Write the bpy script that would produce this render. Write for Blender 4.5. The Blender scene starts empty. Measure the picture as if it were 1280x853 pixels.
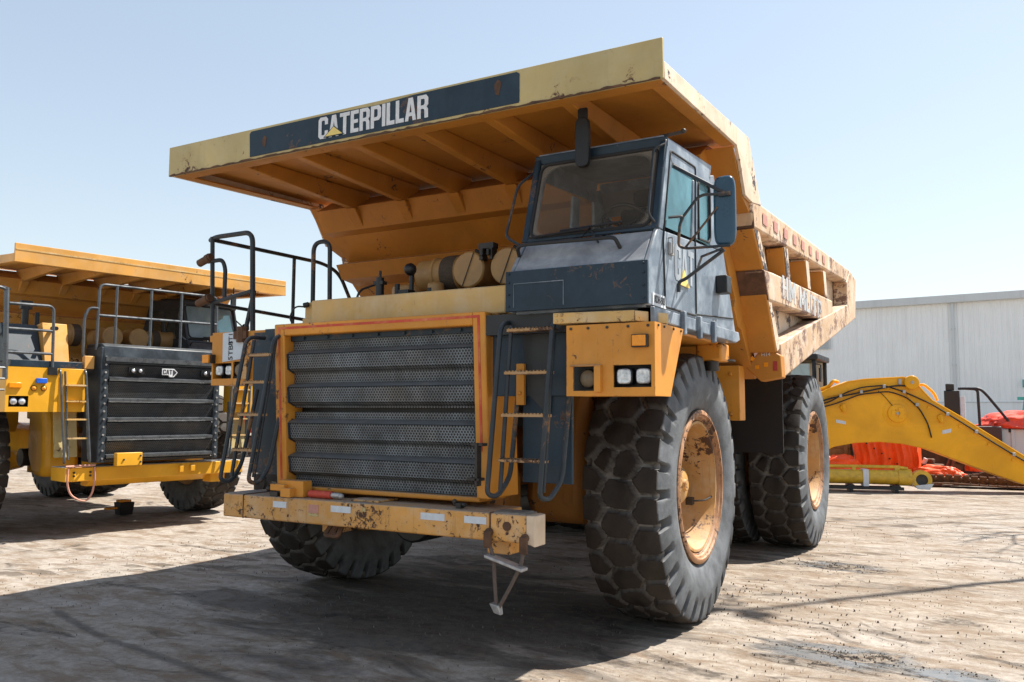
import bpy, bmesh, math, random
from mathutils import Vector, Matrix
from mathutils import noise as NZ
R = math.radians
scene = bpy.context.scene
COL = scene.collection
random.seed(7)

# ------------------------------------------------------------------ node helpers
class NT:
    def __init__(s, name):
        s.m = bpy.data.materials.new(name); s.m.use_nodes = True
        s.t = s.m.node_tree; s.t.nodes.clear()
        s.out = s.t.nodes.new('ShaderNodeOutputMaterial')
    def n(s, typ, **kw):
        nd = s.t.nodes.new(typ)
        for k, v in kw.items():
            if k in nd.inputs: nd.inputs[k].default_value = v
            else: setattr(nd, k, v)
        return nd
    def l(s, a, b): s.t.links.new(a, b)
    def obj(s, scale=(1, 1, 1), loc=(0, 0, 0), rot=(0, 0, 0)):
        tc = s.n('ShaderNodeTexCoord'); mp = s.n('ShaderNodeMapping')
        mp.inputs['Scale'].default_value = scale; mp.inputs['Location'].default_value = loc; mp.inputs['Rotation'].default_value = rot
        s.l(tc.outputs['Object'], mp.inputs['Vector']); return mp.outputs['Vector']
    def noise(s, vec, scale, detail=6, rough=.6, dist=0):
        nd = s.n('ShaderNodeTexNoise'); nd.inputs['Scale'].default_value = scale
        nd.inputs['Detail'].default_value = detail; nd.inputs['Roughness'].default_value = rough
        nd.inputs['Distortion'].default_value = dist
        s.l(vec, nd.inputs['Vector']); return nd.outputs['Fac']
    def ramp(s, fac, a, b, ca=0., cb=1.):
        nd = s.n('ShaderNodeMapRange'); nd.clamp = True
        nd.inputs[1].default_value = a; nd.inputs[2].default_value = b
        nd.inputs[3].default_value = ca; nd.inputs[4].default_value = cb
        s.l(fac, nd.inputs[0]); return nd.outputs[0]
    def math(s, op, a, b=None, c=None):
        nd = s.n('ShaderNodeMath'); nd.operation = op
        for i, v in enumerate((a, b, c)):
            if v is None: continue
            if isinstance(v, (int, float)): nd.inputs[i].default_value = v
            else: s.l(v, nd.inputs[i])
        return nd.outputs[0]
    def mix(s, fac, a, b, mode='MIX'):
        nd = s.n('ShaderNodeMix'); nd.data_type = 'RGBA'; nd.blend_type = mode
        for i, v in ((0, fac), (6, a), (7, b)):
            if isinstance(v, (int, float)): nd.inputs[i].default_value = v
            elif isinstance(v, tuple): nd.inputs[i].default_value = v if len(v) == 4 else (*v, 1)
            else: s.l(v, nd.inputs[i])
        return nd.outputs[2]
    def bsdf(s, color, rough=.5, metal=0., bump=None, bstr=.3, bdist=.01, spec=.5):
        p = s.n('ShaderNodeBsdfPrincipled')
        p.inputs['Specular IOR Level'].default_value = spec
        for k, v in (('Base Color', color), ('Roughness', rough), ('Metallic', metal)):
            if isinstance(v, (int, float)): p.inputs[k].default_value = v
            elif isinstance(v, tuple): p.inputs[k].default_value = (*v, 1) if len(v) == 3 else v
            else: s.l(v, p.inputs[k])
        if bump is not None:
            b = s.n('ShaderNodeBump'); b.inputs['Strength'].default_value = bstr; b.inputs['Distance'].default_value = bdist
            s.l(bump, b.inputs['Height']); s.l(b.outputs[0], p.inputs['Normal'])
        s.l(p.outputs[0], s.out.inputs[0]); return p

RUST = (.065, .028, .014)
def paint(name, base, bleach=.3, rust=.3, rough=.5, dust=.3, streak=.25, seed=0, rustcol=RUST, bleachcol=(.62, .55, .42), chip=17, w1=.55):
    """weathered paint: slow fading, chips down to rust, drip streaks, dust lying on upward faces"""
    s = NT(name); o = s.obj(loc=(seed * 3.7, seed * 1.3, seed * .7))
    big = s.noise(o, 1.1, 5, .6, .6)
    c = s.mix(s.ramp(big, .38, .68), tuple(v * .82 for v in base), tuple(min(1, v * 1.1) for v in base))
    med = s.noise(o, 4.2, 8, .65, .3)
    c = s.mix(s.math('MULTIPLY', s.ramp(med, .45, .72), bleach), c, bleachcol)
    st = s.noise(s.obj(scale=(9, 9, .7), loc=(seed, 0, 0)), 1.6, 6, .6)
    c = s.mix(s.math('MULTIPLY', s.ramp(st, .55, .75), streak), c, tuple(v * .38 for v in base))
    # chips and rust patches
    p1 = s.noise(o, 2.3, 3, .5); p2 = s.noise(o, chip, 9, .72, .8)
    mk = s.math('ADD', s.math('MULTIPLY', p1, w1), s.math('MULTIPLY', p2, 1.1 - w1))
    th = .695 - .14 * rust
    rm = s.ramp(mk, th, th + .02)
    edge = s.ramp(mk, th - .03, th)
    if rust < .1: rm = s.math('MULTIPLY', rm, 0.); edge = s.math('MULTIPLY', edge, .15)
    c = s.mix(s.math('MULTIPLY', edge, .35), c, (.30, .15, .07))
    c = s.mix(rm, c, rustcol)
    g = s.n('ShaderNodeNewGeometry')
    if rust >= .2:      # bare worn edges
        bv = s.n('ShaderNodeBevel', samples=4); bv.inputs['Radius'].default_value = .012
        dt = s.n('ShaderNodeVectorMath'); dt.operation = 'DOT_PRODUCT'; s.l(bv.outputs[0], dt.inputs[0]); s.l(g.outputs['Normal'], dt.inputs[1])
        ew = s.math('MULTIPLY', s.ramp(dt.outputs['Value'], .97, .90), s.ramp(s.math('ADD', s.math('MULTIPLY', p1, .5), s.math('MULTIPLY', p2, .6)), .60 - .12 * rust, .64 - .12 * rust))
        c = s.mix(s.math('MULTIPLY', ew, .85), c, (.09, .05, .03))
    sx = s.n('ShaderNodeSeparateXYZ'); s.l(g.outputs['True Normal'], sx.inputs[0])
    up = s.math('MULTIPLY', s.ramp(sx.outputs[2], .35, .9), dust)
    up = s.math('MULTIPLY', up, s.ramp(med, .2, .6, .5, 1.))
    c = s.mix(up, c, (.36, .32, .28))
    ro = s.ramp(med, .3, .7, rough - .08, rough + .15)
    h = s.math('SUBTRACT', s.math('MULTIPLY', p2, .25), s.math('MULTIPLY', rm, .6))
    s.bsdf(c, ro, 0, h, .35, .004, .35)
    return s.m
def plain(name, col, rough=.5, metal=0., var=.25, scale=8, bump=.2, bdist=.003, spec=.5):
    s = NT(name); o = s.obj(); f = s.noise(o, scale, 8, .65)
    c = s.mix(s.ramp(f, .3, .7), tuple(v * (1 - var) for v in col), tuple(min(1, v * (1 + var)) for v in col))
    s.bsdf(c, s.ramp(f, .3, .7, max(.05, rough - .1), min(1, rough + .1)), metal, f, bump, bdist, spec)
    return s.m

M = {}
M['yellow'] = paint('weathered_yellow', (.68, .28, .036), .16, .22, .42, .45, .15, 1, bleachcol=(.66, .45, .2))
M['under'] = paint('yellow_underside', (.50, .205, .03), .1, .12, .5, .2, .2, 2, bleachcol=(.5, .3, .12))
M['bumper'] = paint('chipped_yellow', (.68, .34, .09), .45, .60, .45, .8, .8, 3, chip=24, w1=.36)
M['bleached'] = paint('bleached_yellow', (.72, .56, .40), .6, .62, .5, .2, .3, 4, rustcol=(.05, .04, .045), bleachcol=(.80, .72, .62), chip=9, w1=.45)
M['rail'] = paint('scraped_rail_paint', (.64, .44, .27), .75, .70, .55, .3, .4, 5, rustcol=(.20, .12, .09), bleachcol=(.76, .68, .60))
M['cream'] = paint('cream_yellow', (.53, .42, .19), .35, .22, .5, .2, .22, 6, bleachcol=(.50, .48, .33))
M['tan'] = paint('tan_yellow', (.66, .42, .15), .5, .2, .5, .4, .18, 7)
M['rung'] = paint('worn_rung_paint', (.42, .24, .10), .5, .5, .5, .3, .3, 41, bleachcol=(.4, .32, .24), chip=40)
M['grime_shade'] = paint('grimy_shaded_frame', (.24, .10, .018), .1, .4, .6, .5, .4, 51, rustcol=(.02, .015, .012), bleachcol=(.2, .12, .05))  # grimy paint darkened further, wheel-well shade put into its colour
M['newyellow'] = paint('bright_yellow', (.80, .40, .03), .08, .08, .32, .3, .08, 8, bleachcol=(.8, .5, .15))
M['newbody'] = paint('body_yellow', (.72, .36, .08), .2, .1, .42, .3, .12, 9)
M['boom'] = paint('boom_yellow', (.92, .42, .006), .04, .0, .28, .12, .04, 10, bleachcol=(.9, .6, .1))
M['blue'] = paint('faded_dark_blue', (.013, .030, .048), .25, .14, .42, .4, .35, 11, bleachcol=(.06, .10, .14))
M['newblue'] = paint('scuffed_dark_panel', (.03, .04, .05), .4, .05, .35, .12, .4, 31, bleachcol=(.13, .16, .19))
M['cabblue'] = paint('bleached_blue_grey', (.15, .19, .24), .9, .06, .32, .8, .35, 12, bleachcol=(.42, .48, .54))
M['pipe'] = paint('rail_paint', (.025, .035, .045), .35, .35, .4, .3, .1, 13, rustcol=(.2, .11, .05), bleachcol=(.09, .1, .11))
M['newpipe'] = plain('grey_pipe', (.10, .11, .12), .3, .3, .3)
M['black'] = plain('black_paint', (.012, .013, .015), .45)
M['flap'] = plain('black_rubber_sheet', (.008, .009, .011), .55, 0, .2, 5)
M['rubber'] = plain('rubber', (.018, .018, .019), .8)
M['darkmetal'] = plain('dark_steel', (.05, .045, .042), .5, .5, .4, 6)
M['rusty'] = plain('rusty_steel', (.11, .055, .03), .8, .1, .5, 9, .5, .006)
M['cable'] = plain('wire_rope', (.13, .10, .085), .7, .3, .3, 60, .6, .003)
M['alu'] = plain('worn_aluminium', (.42, .41, .40), .5, .5, .3, 20)
M['white'] = plain('sticker_white', (.62, .66, .70), .6, 0, .12, 20)
M['lettering'] = plain('faded_white_letters', (.66, .68, .70), .6, 0, .12, 30)
M['yellowmark'] = plain('pale_yellow_mark', (.80, .62, .18), .55, 0, .1)
M['doorwhite'] = paint('streaky_white', (.42, .47, .52), .5, .2, .5, 0, .9, 21, bleachcol=(.2, .25, .31))
M['ink'] = plain('black_ink', (.03, .03, .035), .6)
M['red'] = plain('red_paint', (.42, .04, .03), .5, 0, .3, 12)
M['redfade'] = paint('faded_red_stripe', (.58, .07, .04), .9, .1, .5, 0, .1, 14, bleachcol=(.68, .32, .14))
M['pink'] = plain('pink_square', (.50, .24, .19), .6, 0, .15, 20)
M['palebl'] = paint('pale_blue_lettering', (.46, .50, .53), .9, .6, .6, 0, .5, 15, bleachcol=(.68, .60, .52))
M['amber'] = plain('amber_lens', (.85, .30, .01), .25, 0, .1, 40, .5)
M['amberdull'] = plain('dusty_lens', (.17, .13, .08), .5, 0, .3, 10)
M['rust_floor'] = plain('tread_plate', (.26, .24, .22), .6, .4, .3, 30)
M['orange'] = plain('orange_tarp', (.85, .10, .015), .45, 0, .2, 3, .6, .03)
M['redtarp'] = plain('red_tarp', (.78, .07, .03), .4, 0, .25, 3, .6, .03)
M['wood'] = plain('weathered_timber', (.25, .14, .07), .8, 0, .4, 5)
M['teal'] = plain('teal_paint', (.05, .36, .32), .5)
M['maroon'] = plain('dark_maroon', (.05, .025, .025), .5)
M['olive'] = plain('cylinder_yellow', (.62, .38, .03), .35)
M['pinkstrap'] = plain('pink_strap', (.55, .27, .2), .7)
M['bluelens'] = plain('blue_lens', (.02, .12, .6), .3)
M['canister'] = plain('canister_paint', (.40, .23, .085), .5, 0, .2, 6)
M['screen'] = plain('dark_canister_screen', (.07, .05, .035), .8, 0, .5, 60)
M['seat'] = plain('seat_cloth', (.03, .03, .03), .9)
M['interior'] = plain('cab_lining', (.22, .19, .16), .8)
M['paper'] = plain('pale_sheet', (.58, .64, .70), .7, 0, .06)

def glass(name, tint, dust, dust_sky_col=(.30, .27, .24), spec=.5, edge=False):
    s = NT(name); o = s.obj()
    tr = s.n('ShaderNodeBsdfTransparent'); tr.inputs[0].default_value = (*tint, 1)
    p = s.n('ShaderNodeBsdfPrincipled'); p.inputs['Base Color'].default_value = (.01, .012, .014, 1); p.inputs['Roughness'].default_value = .08
    p.inputs['Specular IOR Level'].default_value = spec
    d = s.n('ShaderNodeBsdfDiffuse'); d.inputs[0].default_value = (*dust_sky_col, 1)
    lw = s.n('ShaderNodeLayerWeight'); lw.inputs[0].default_value = .5; fac_ = s.math('ADD', s.math('MULTIPLY', s.math('POWER', lw.outputs['Facing'], 3.5), .75), .05)
    m1 = s.n('ShaderNodeMixShader'); s.l(fac_, m1.inputs[0]); s.l(tr.outputs[0], m1.inputs[1]); s.l(p.outputs[0], m1.inputs[2])
    m2 = s.n('ShaderNodeMixShader'); dn = s.ramp(s.noise(o, 2.2, 7, .6, .5), .3, .75, dust * .5, dust * 1.3)
    if edge:
        sp = s.n('ShaderNodeSeparateXYZ'); s.l(o, sp.inputs[0])
        ex = s.math('DIVIDE', s.math('ABSOLUTE', s.math('SUBTRACT', sp.outputs[0], 1.71)), .455); ez = s.math('DIVIDE', s.math('ABSOLUTE', s.math('SUBTRACT', sp.outputs[2], 3.15)), .31)
        em = s.math('POWER', s.math('ADD', s.math('POWER', ex, 6.), s.math('POWER', ez, 5.)), .2)
        dn = s.math('ADD', dn, s.math('MULTIPLY', s.ramp(em, .86, .93), .38))
    s.l(dn, m2.inputs[0])
    s.l(m1.outputs[0], m2.inputs[1]); s.l(d.outputs[0], m2.inputs[2]); s.l(m2.outputs[0], s.out.inputs[0])
    return s.m
M['windscreen'] = glass('dusty_windscreen', (.85, .85, .83), .20, (.30, .25, .20), .3, True)
M['dimglass'] = glass('dim_cab_glass', (.6, .7, .72), 1.1, (.42, .52, .52), .5)
M['clearglass'] = glass('clear_cab_glass', (.85, .88, .88), .12, (.3, .28, .25))
M['paleglass'] = glass('pale_windscreen', (.7, .8, .82), .55, (.40, .50, .52), .6)  # pale layer paints a sky reflection onto this windscreen
M['sideglass'] = glass('side_glass', (.40, .62, .72), .5, (.24, .50, .60), .8)  # cyan diffuse layer stands in for sky reflected in the pane
def lens():
    s = NT('lamp_glass'); o = s.obj(); f = s.noise(o, 30, 5)
    s.bsdf(s.mix(s.ramp(f, .35, .65), (.35, .38, .42), (.75, .78, .82)), .12, .35, f, .4, .006); return s.m
M['lens'] = lens()

def perforated(name, metal, hole, pitch, tint2=None):
    s = NT(name); tc = s.n('ShaderNodeTexCoord'); sp = s.n('ShaderNodeSeparateXYZ'); s.l(tc.outputs['Object'], sp.inputs[0])
    def cell(ox, oz):
        dx = s.math('SUBTRACT', s.math('FRACT', s.math('ADD', s.math('DIVIDE', sp.outputs[0], pitch), ox)), .5)
        dz = s.math('MULTIPLY', s.math('SUBTRACT', s.math('FRACT', s.math('ADD', s.math('DIVIDE', sp.outputs[2], pitch * 1.5), oz)), .5), 1.5)
        return s.math('SQRT', s.math('ADD', s.math('MULTIPLY', dx, dx), s.math('MULTIPLY', dz, dz)))
    d = s.math('MINIMUM', cell(0, 0), cell(.5, .5))
    f = s.noise(s.obj(), 3.5, 6); st = s.noise(s.obj(scale=(6, 6, .5)), 2.0, 5)
    mc = s.mix(s.ramp(f, .35, .65), tuple(v * .7 for v in metal), tuple(v * 1.8 for v in metal)); mc = s.mix(s.ramp(s.noise(s.obj(loc=(5, 0, 0)), 1.1, 6), .45, .7, 0, .55), mc, (.20, .17, .13))  # tan patches stand in for a reflection in the mesh
    mc = s.mix(s.ramp(st, .45, .7, 0, .6), mc, tint2 or tuple(v * .55 for v in metal))
    c = s.mix(s.ramp(d, .27, .34), hole, mc)
    s.bsdf(c, .5, .2, s.ramp(d, .27, .36), .6, .004); return s.m
M['mesh'] = perforated('perforated_grille', (.12, .14, .158), (.009, .010, .013), .0255)
M['mesh2'] = perforated('black_grille', (.035, .04, .045), (.006, .007, .008), .03, (.05, .055, .06))

def tyre_mat(name, block, groove, side):
    s = NT(name); at = s.n('ShaderNodeAttribute'); at.attribute_name = 'groove'
    sa = s.n('ShaderNodeAttribute'); sa.attribute_name = 'side'
    o = s.obj(); f = s.noise(o, 5, 8, .65); g = s.noise(o, 30, 6, .7)
    bc = s.mix(s.ramp(f, .35, .65), tuple(v * .6 for v in block), tuple(v * 1.5 for v in block))
    gm = s.math('MULTIPLY', at.outputs['Fac'], s.ramp(f, .3, .6, .45, 1.))
    c = s.mix(gm, bc, groove)
    sc = s.mix(s.ramp(f, .38, .66), tuple(v * .6 for v in side), tuple(v * 1.25 for v in side))
    sc = s.mix(s.ramp(g, .55, .75, 0, .35), sc, (.16, .145, .13))
    c = s.mix(sa.outputs['Fac'], c, sc)
    s.bsdf(c, s.ramp(f, .3, .7, .6, .85), 0, g, .45, .006, .35); return s.m
M['tyre'] = tyre_mat('tyre_rubber', (.026, .020, .016), (.30, .28, .262), (.135, .146, .158))
M['rim'] = paint('rim_paint', (.50, .27, .09), .35, .6, .6, .3, .7, 16)
M['lockring'] = paint('rusty_lock_ring', (.42, .21, .10), .5, .7, .6, .3, .4, 36, bleachcol=(.60, .42, .28))
M['hub'] = paint('hub_paint', (.55, .30, .09), .2, .5, .55, .3, .4, 17)

def cladding(name, col):
    s = NT(name); o = s.obj(); f = s.noise(o, .5, 5); st = s.noise(s.obj(scale=(3, 3, .12)), 1.5, 6)
    c = s.mix(s.ramp(f, .3, .7), tuple(v * .93 for v in col), col)
    c = s.mix(s.ramp(st, .5, .75, 0, .22), c, tuple(v * .55 for v in col))
    s.bsdf(c, .55, 0, None); return s.m
M['clad'] = cladding('pale_cladding', (.86, .89, .90))
M['trim'] = cladding('grey_trim', (.60, .64, .66))

# ------------------------------------------------------------------ mesh helpers
def arc_round(pts, rad, n=6):
    """round the inner corners of a polyline"""
    P = [Vector(p) for p in pts]; out = [P[0]]
    for i in range(1, len(P) - 1):
        a, b, c = P[i - 1], P[i], P[i + 1]
        u = (a - b); v = (c - b); r = min(rad, u.length * .48, v.length * .48)
        p0 = b + u.normalized() * r; p1 = b + v.normalized() * r
        for k in range(n + 1):
            t = k / n; out.append((1 - t) ** 2 * p0 + 2 * t * (1 - t) * b + t * t * p1)
    out.append(P[-1]); return out
EACH = {'mud_flap', 'side_lettering', 'rail_end', 'rib_cap', 'side_plate', 'reflector', 'grille_bolt', 'reflective_square', 'bolt', 'yellow_sticker', 'lifting_eye', 'side_window', 'rust_spot', 'louvre_bar', 'grille_panel',
        'tread_plate', 'plug', 'tow_lug', 'small_label', 'rope_clamp', 'rope', 'batten', 'post', 'boss', 'hose', 'hose_clamp', 'white_label', 'bolt_head', 'eyelet', 'ladder_backing', 'deck_bracket', 'cross_piece', 'cab_glass', 'boom_pipe',
        'mount_rubber', 'wall_bracket', 'louvre_edge', 'rail_socket', 'lamp_guard', 'grab_rail', 'rail', 'bracket_slot', 'hose_fitting', 'block', 'bumper_box', 'horn', 'handrail', 'leg', 'cab_mount'}
class MB:
    def __init__(s): s.bm = bmesh.new()
    def poly(s, pts, faces):
        vs = [s.bm.verts.new(p) for p in pts]
        for f in faces:
            try: s.bm.faces.new([vs[i] for i in f])
            except ValueError: pass
        return s
    def box(s, x0, x1, y0, y1, z0, z1):
        p = [(x, y, z) for z in (z0, z1) for y in (y0, y1) for x in (x0, x1)]
        return s.poly(p, [(0, 2, 3, 1), (4, 5, 7, 6), (0, 1, 5, 4), (2, 6, 7, 3), (0, 4, 6, 2), (1, 3, 7, 5)])
    def hexa(s, p):   # bottom 4 ccw, top 4 ccw
        return s.poly(p, [(3, 2, 1, 0), (4, 5, 6, 7), (0, 1, 5, 4), (1, 2, 6, 5), (2, 3, 7, 6), (3, 0, 4, 7)])
    def prism(s, poly, ax, a, b):
        def mk(u, v, w): return {'X': (w, u, v), 'Y': (u, w, v), 'Z': (u, v, w)}[ax]
        n = len(poly); pts = [mk(u, v, a) for u, v in poly] + [mk(u, v, b) for u, v in poly]
        f = [tuple(range(n - 1, -1, -1)), tuple(range(n, 2 * n))] + [(i, (i + 1) % n, n + (i + 1) % n, n + i) for i in range(n)]
        return s.poly(pts, f)
    def cyl(s, p0, p1, r, r1=None, seg=16):
        return s.tube([p0, p1], r, seg, r1)
    def tube(s, pts, r, seg=8, r1=None, closed=False):
        P = [Vector(p) for p in pts]; n = len(P); rings = []
        t = (P[1] - P[0]).normalized(); up = Vector((0, 0, 1)) if abs(t.z) < .9 else Vector((1, 0, 0))
        nx = t.cross(up).normalized()
        for i in range(n):
            if closed: t = (P[(i + 1) % n] - P[i - 1]).normalized()
            elif i == 0: t = (P[1] - P[0]).normalized()
            elif i == n - 1: t = (P[-1] - P[-2]).normalized()
            else: t = (P[i + 1] - P[i - 1]).normalized()
            nx = (nx - t * nx.dot(t)).normalized(); ny = t.cross(nx)
            rr = r if r1 is None else r + (r1 - r) * i / (n - 1)
            rings.append([s.bm.verts.new(P[i] + (nx * math.cos(2 * math.pi * k / seg) + ny * math.sin(2 * math.pi * k / seg)) * rr) for k in range(seg)])
        m = n if closed else n - 1
        for i in range(m):
            a, b = rings[i], rings[(i + 1) % n]
            for k in range(seg): s.bm.faces.new((a[k], a[(k + 1) % seg], b[(k + 1) % seg], b[k]))
        if not closed:
            s.bm.faces.new(rings[0][::-1]); s.bm.faces.new(rings[-1])
        return s
    def lathe(s, prof, o, axis='X', seg=48):
        """prof: (radius, along)"""
        rings = []
        for r, a in prof:
            ring = []
            for k in range(seg):
                t = 2 * math.pi * k / seg; c, q = r * math.cos(t), r * math.sin(t)
                v = {'X': (a, c, q), 'Y': (q, a, c), 'Z': (c, q, a)}[axis]
                ring.append(s.bm.verts.new(Vector(o) + Vector(v)))
            rings.append(ring)
        for i in range(len(rings) - 1):
            for k in range(seg): s.bm.faces.new((rings[i][k], rings[i][(k + 1) % seg], rings[i + 1][(k + 1) % seg], rings[i + 1][k]))
        return s
    def ball(s, c, r, sc=(1, 1, 1), seg=10):
        m = Matrix.Translation(c) @ Matrix.Diagonal((*sc, 1)); bmesh.ops.create_icosphere(s.bm, subdivisions=2, radius=r, matrix=m); return s
    def shear(s, f):
        for v in s.bm.verts: v.co = Vector(f(v.co))
        return s
    def build(s, name, mat, parent=None, bevel=0, smooth=40):
        if name in EACH:
            seen = set(); comps = []
            for f in s.bm.faces:
                if f in seen: continue
                st = [f]; seen.add(f); c = []
                while st:
                    g = st.pop(); c.append(g)
                    for e in g.edges:
                        for h in e.link_faces:
                            if h not in seen: seen.add(h); st.append(h)
                comps.append(c)
            if len(comps) > 1:
                last = None
                for c in comps:
                    m2 = MB(); vm = {}
                    for f in c:
                        m2.bm.faces.new([vm.setdefault(v, None) or vm.__setitem__(v, m2.bm.verts.new(v.co)) or vm[v] for v in f.verts])
                    last = m2._one(name, mat, parent, bevel, smooth)
                s.bm.free(); return last
        return s._one(name, mat, parent, bevel, smooth)
    def _one(s, name, mat, parent=None, bevel=0, smooth=40):
        bmesh.ops.recalc_face_normals(s.bm, faces=s.bm.faces)
        me = bpy.data.meshes.new(name); s.bm.to_mesh(me); s.bm.free()
        me.materials.append(M[mat] if isinstance(mat, str) else mat)
        if smooth:
            me.shade_smooth(); me.set_sharp_from_angle(angle=R(smooth))
        o = bpy.data.objects.new(name, me); COL.objects.link(o)
        if parent is not None: o.parent = parent
        if bevel:
            b = o.modifiers.new('edge', 'BEVEL'); b.width = bevel; b.segments = 2; b.limit_method = 'ANGLE'; b.angle_limit = R(40)
        return o
def tag(o, label=None, cat=None, group=None, kind=None):
    for k, v in (('label', label), ('category', cat), ('group', group), ('kind', kind)):
        if v: o[k] = v
    return o
def empty(name, loc=(0, 0, 0), rz=0, sc=1):
    o = bpy.data.objects.new(name, None); COL.objects.link(o); o.location = loc; o.rotation_euler = (0, 0, rz); o.scale = (sc, sc, sc); o.empty_display_size = .2
    return o
def text(name, body, mat, parent, size, loc, rot, sx=1., ext=.002, bold=.0, space=1.0):
    cu = bpy.data.curves.new(name, 'FONT'); cu.body = body; cu.size = size; cu.extrude = ext; cu.offset = bold; cu.space_character = space
    cu.align_x = 'CENTER'; cu.align_y = 'CENTER'
    t = bpy.data.objects.new(name, cu); COL.objects.link(t)
    dg = bpy.context.evaluated_depsgraph_get(); me = bpy.data.meshes.new_from_object(t.evaluated_get(dg))
    bpy.data.objects.remove(t); me.materials.clear(); me.materials.append(M[mat])
    o = bpy.data.objects.new(name, me); COL.objects.link(o); o.parent = parent
    o.location = loc; o.rotation_euler = rot; o.scale = (sx, 1, 1); return o
def block_text(name, body, mat, parent, x0, x1, z0, z1, y, th=.003, axis='Y'):
    """heavy condensed capitals drawn as butted plates"""
    stem = [(0, 0), (.2, 0), (.2, 1), (0, 1)]
    G = {'C': (.62, [[(0, .12), (.12, 0), (.50, 0), (.62, .12), (.62, .36), (.42, .36), (.42, .20), (.38, .16), (.24, .16), (.2, .2), (.2, .8), (.24, .84), (.38, .84), (.42, .8), (.42, .64), (.62, .64), (.62, .88), (.5, 1), (.12, 1), (0, .88)]]),
         'A': (.64, [[(0, 0), (.19, 0), (.225, .2), (.32, .2), (.32, .36), (.255, .36), (.32, .76), (.32, 1), (.19, 1)], [(.64, 0), (.45, 0), (.415, .2), (.32, .2), (.32, .36), (.385, .36), (.32, .76), (.32, 1), (.45, 1)]]),
         'T': (.62, [[(.21, 0), (.41, 0), (.41, .83), (.62, .83), (.62, 1), (0, 1), (0, .83), (.21, .83)]]),
         'E': (.50, [[(0, 0), (.5, 0), (.5, .17), (.2, .17), (.2, .42), (.46, .42), (.46, .58), (.2, .58), (.2, .83), (.5, .83), (.5, 1), (0, 1)]]),
         'R': (.62, [stem, [(.2, 1), (.2, .84), (.36, .84), (.42, .79), (.42, .62), (.36, .56), (.2, .56), (.2, .41), (.34, .41), (.41, .35), (.42, 0), (.62, 0), (.61, .37), (.53, .48), (.62, .57), (.62, .87), (.5, 1)]]),
         'P': (.62, [stem, [(.2, 1), (.2, .84), (.36, .84), (.42, .79), (.42, .54), (.36, .48), (.2, .48), (.2, .33), (.5, .33), (.62, .46), (.62, .87), (.5, 1)]]),
         'I': (.20, [stem]), 'L': (.48, [[(0, 0), (.48, 0), (.48, .18), (.2, .18), (.2, 1), (0, 1)]]),
         'M': (.74, [[(0, 0), (.18, 0), (.18, .6), (.30, .2), (.37, .2), (.37, .62), (.22, 1), (0, 1)], [(.74, 0), (.56, 0), (.56, .6), (.44, .2), (.37, .2), (.37, .62), (.52, 1), (.74, 1)]]),
         'H': (.60, [[(0, 0), (.2, 0), (.2, .42), (.4, .42), (.4, 0), (.6, 0), (.6, 1), (.4, 1), (.4, .58), (.2, .58), (.2, 1), (0, 1)]]), ' ': (.3, [])}
    tot = sum(G[c][0] for c in body) + .07 * (len(body) - 1); k = (x1 - x0) / tot; u = 0; b = MB()
    for c in body:
        for pl in G[c][1]: b.prism([(x0 + (u + p) * k, z0 + q * (z1 - z0)) for p, q in pl], axis, y, y + th)
        u += G[c][0] + .07
    return b.build(name, mat, parent)
FRONT = (R(90), 0, 0)          # readable by someone standing in front (looking +Y)
SIDE = (R(90), 0, R(90))       # readable by someone to the right (looking -X)

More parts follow.
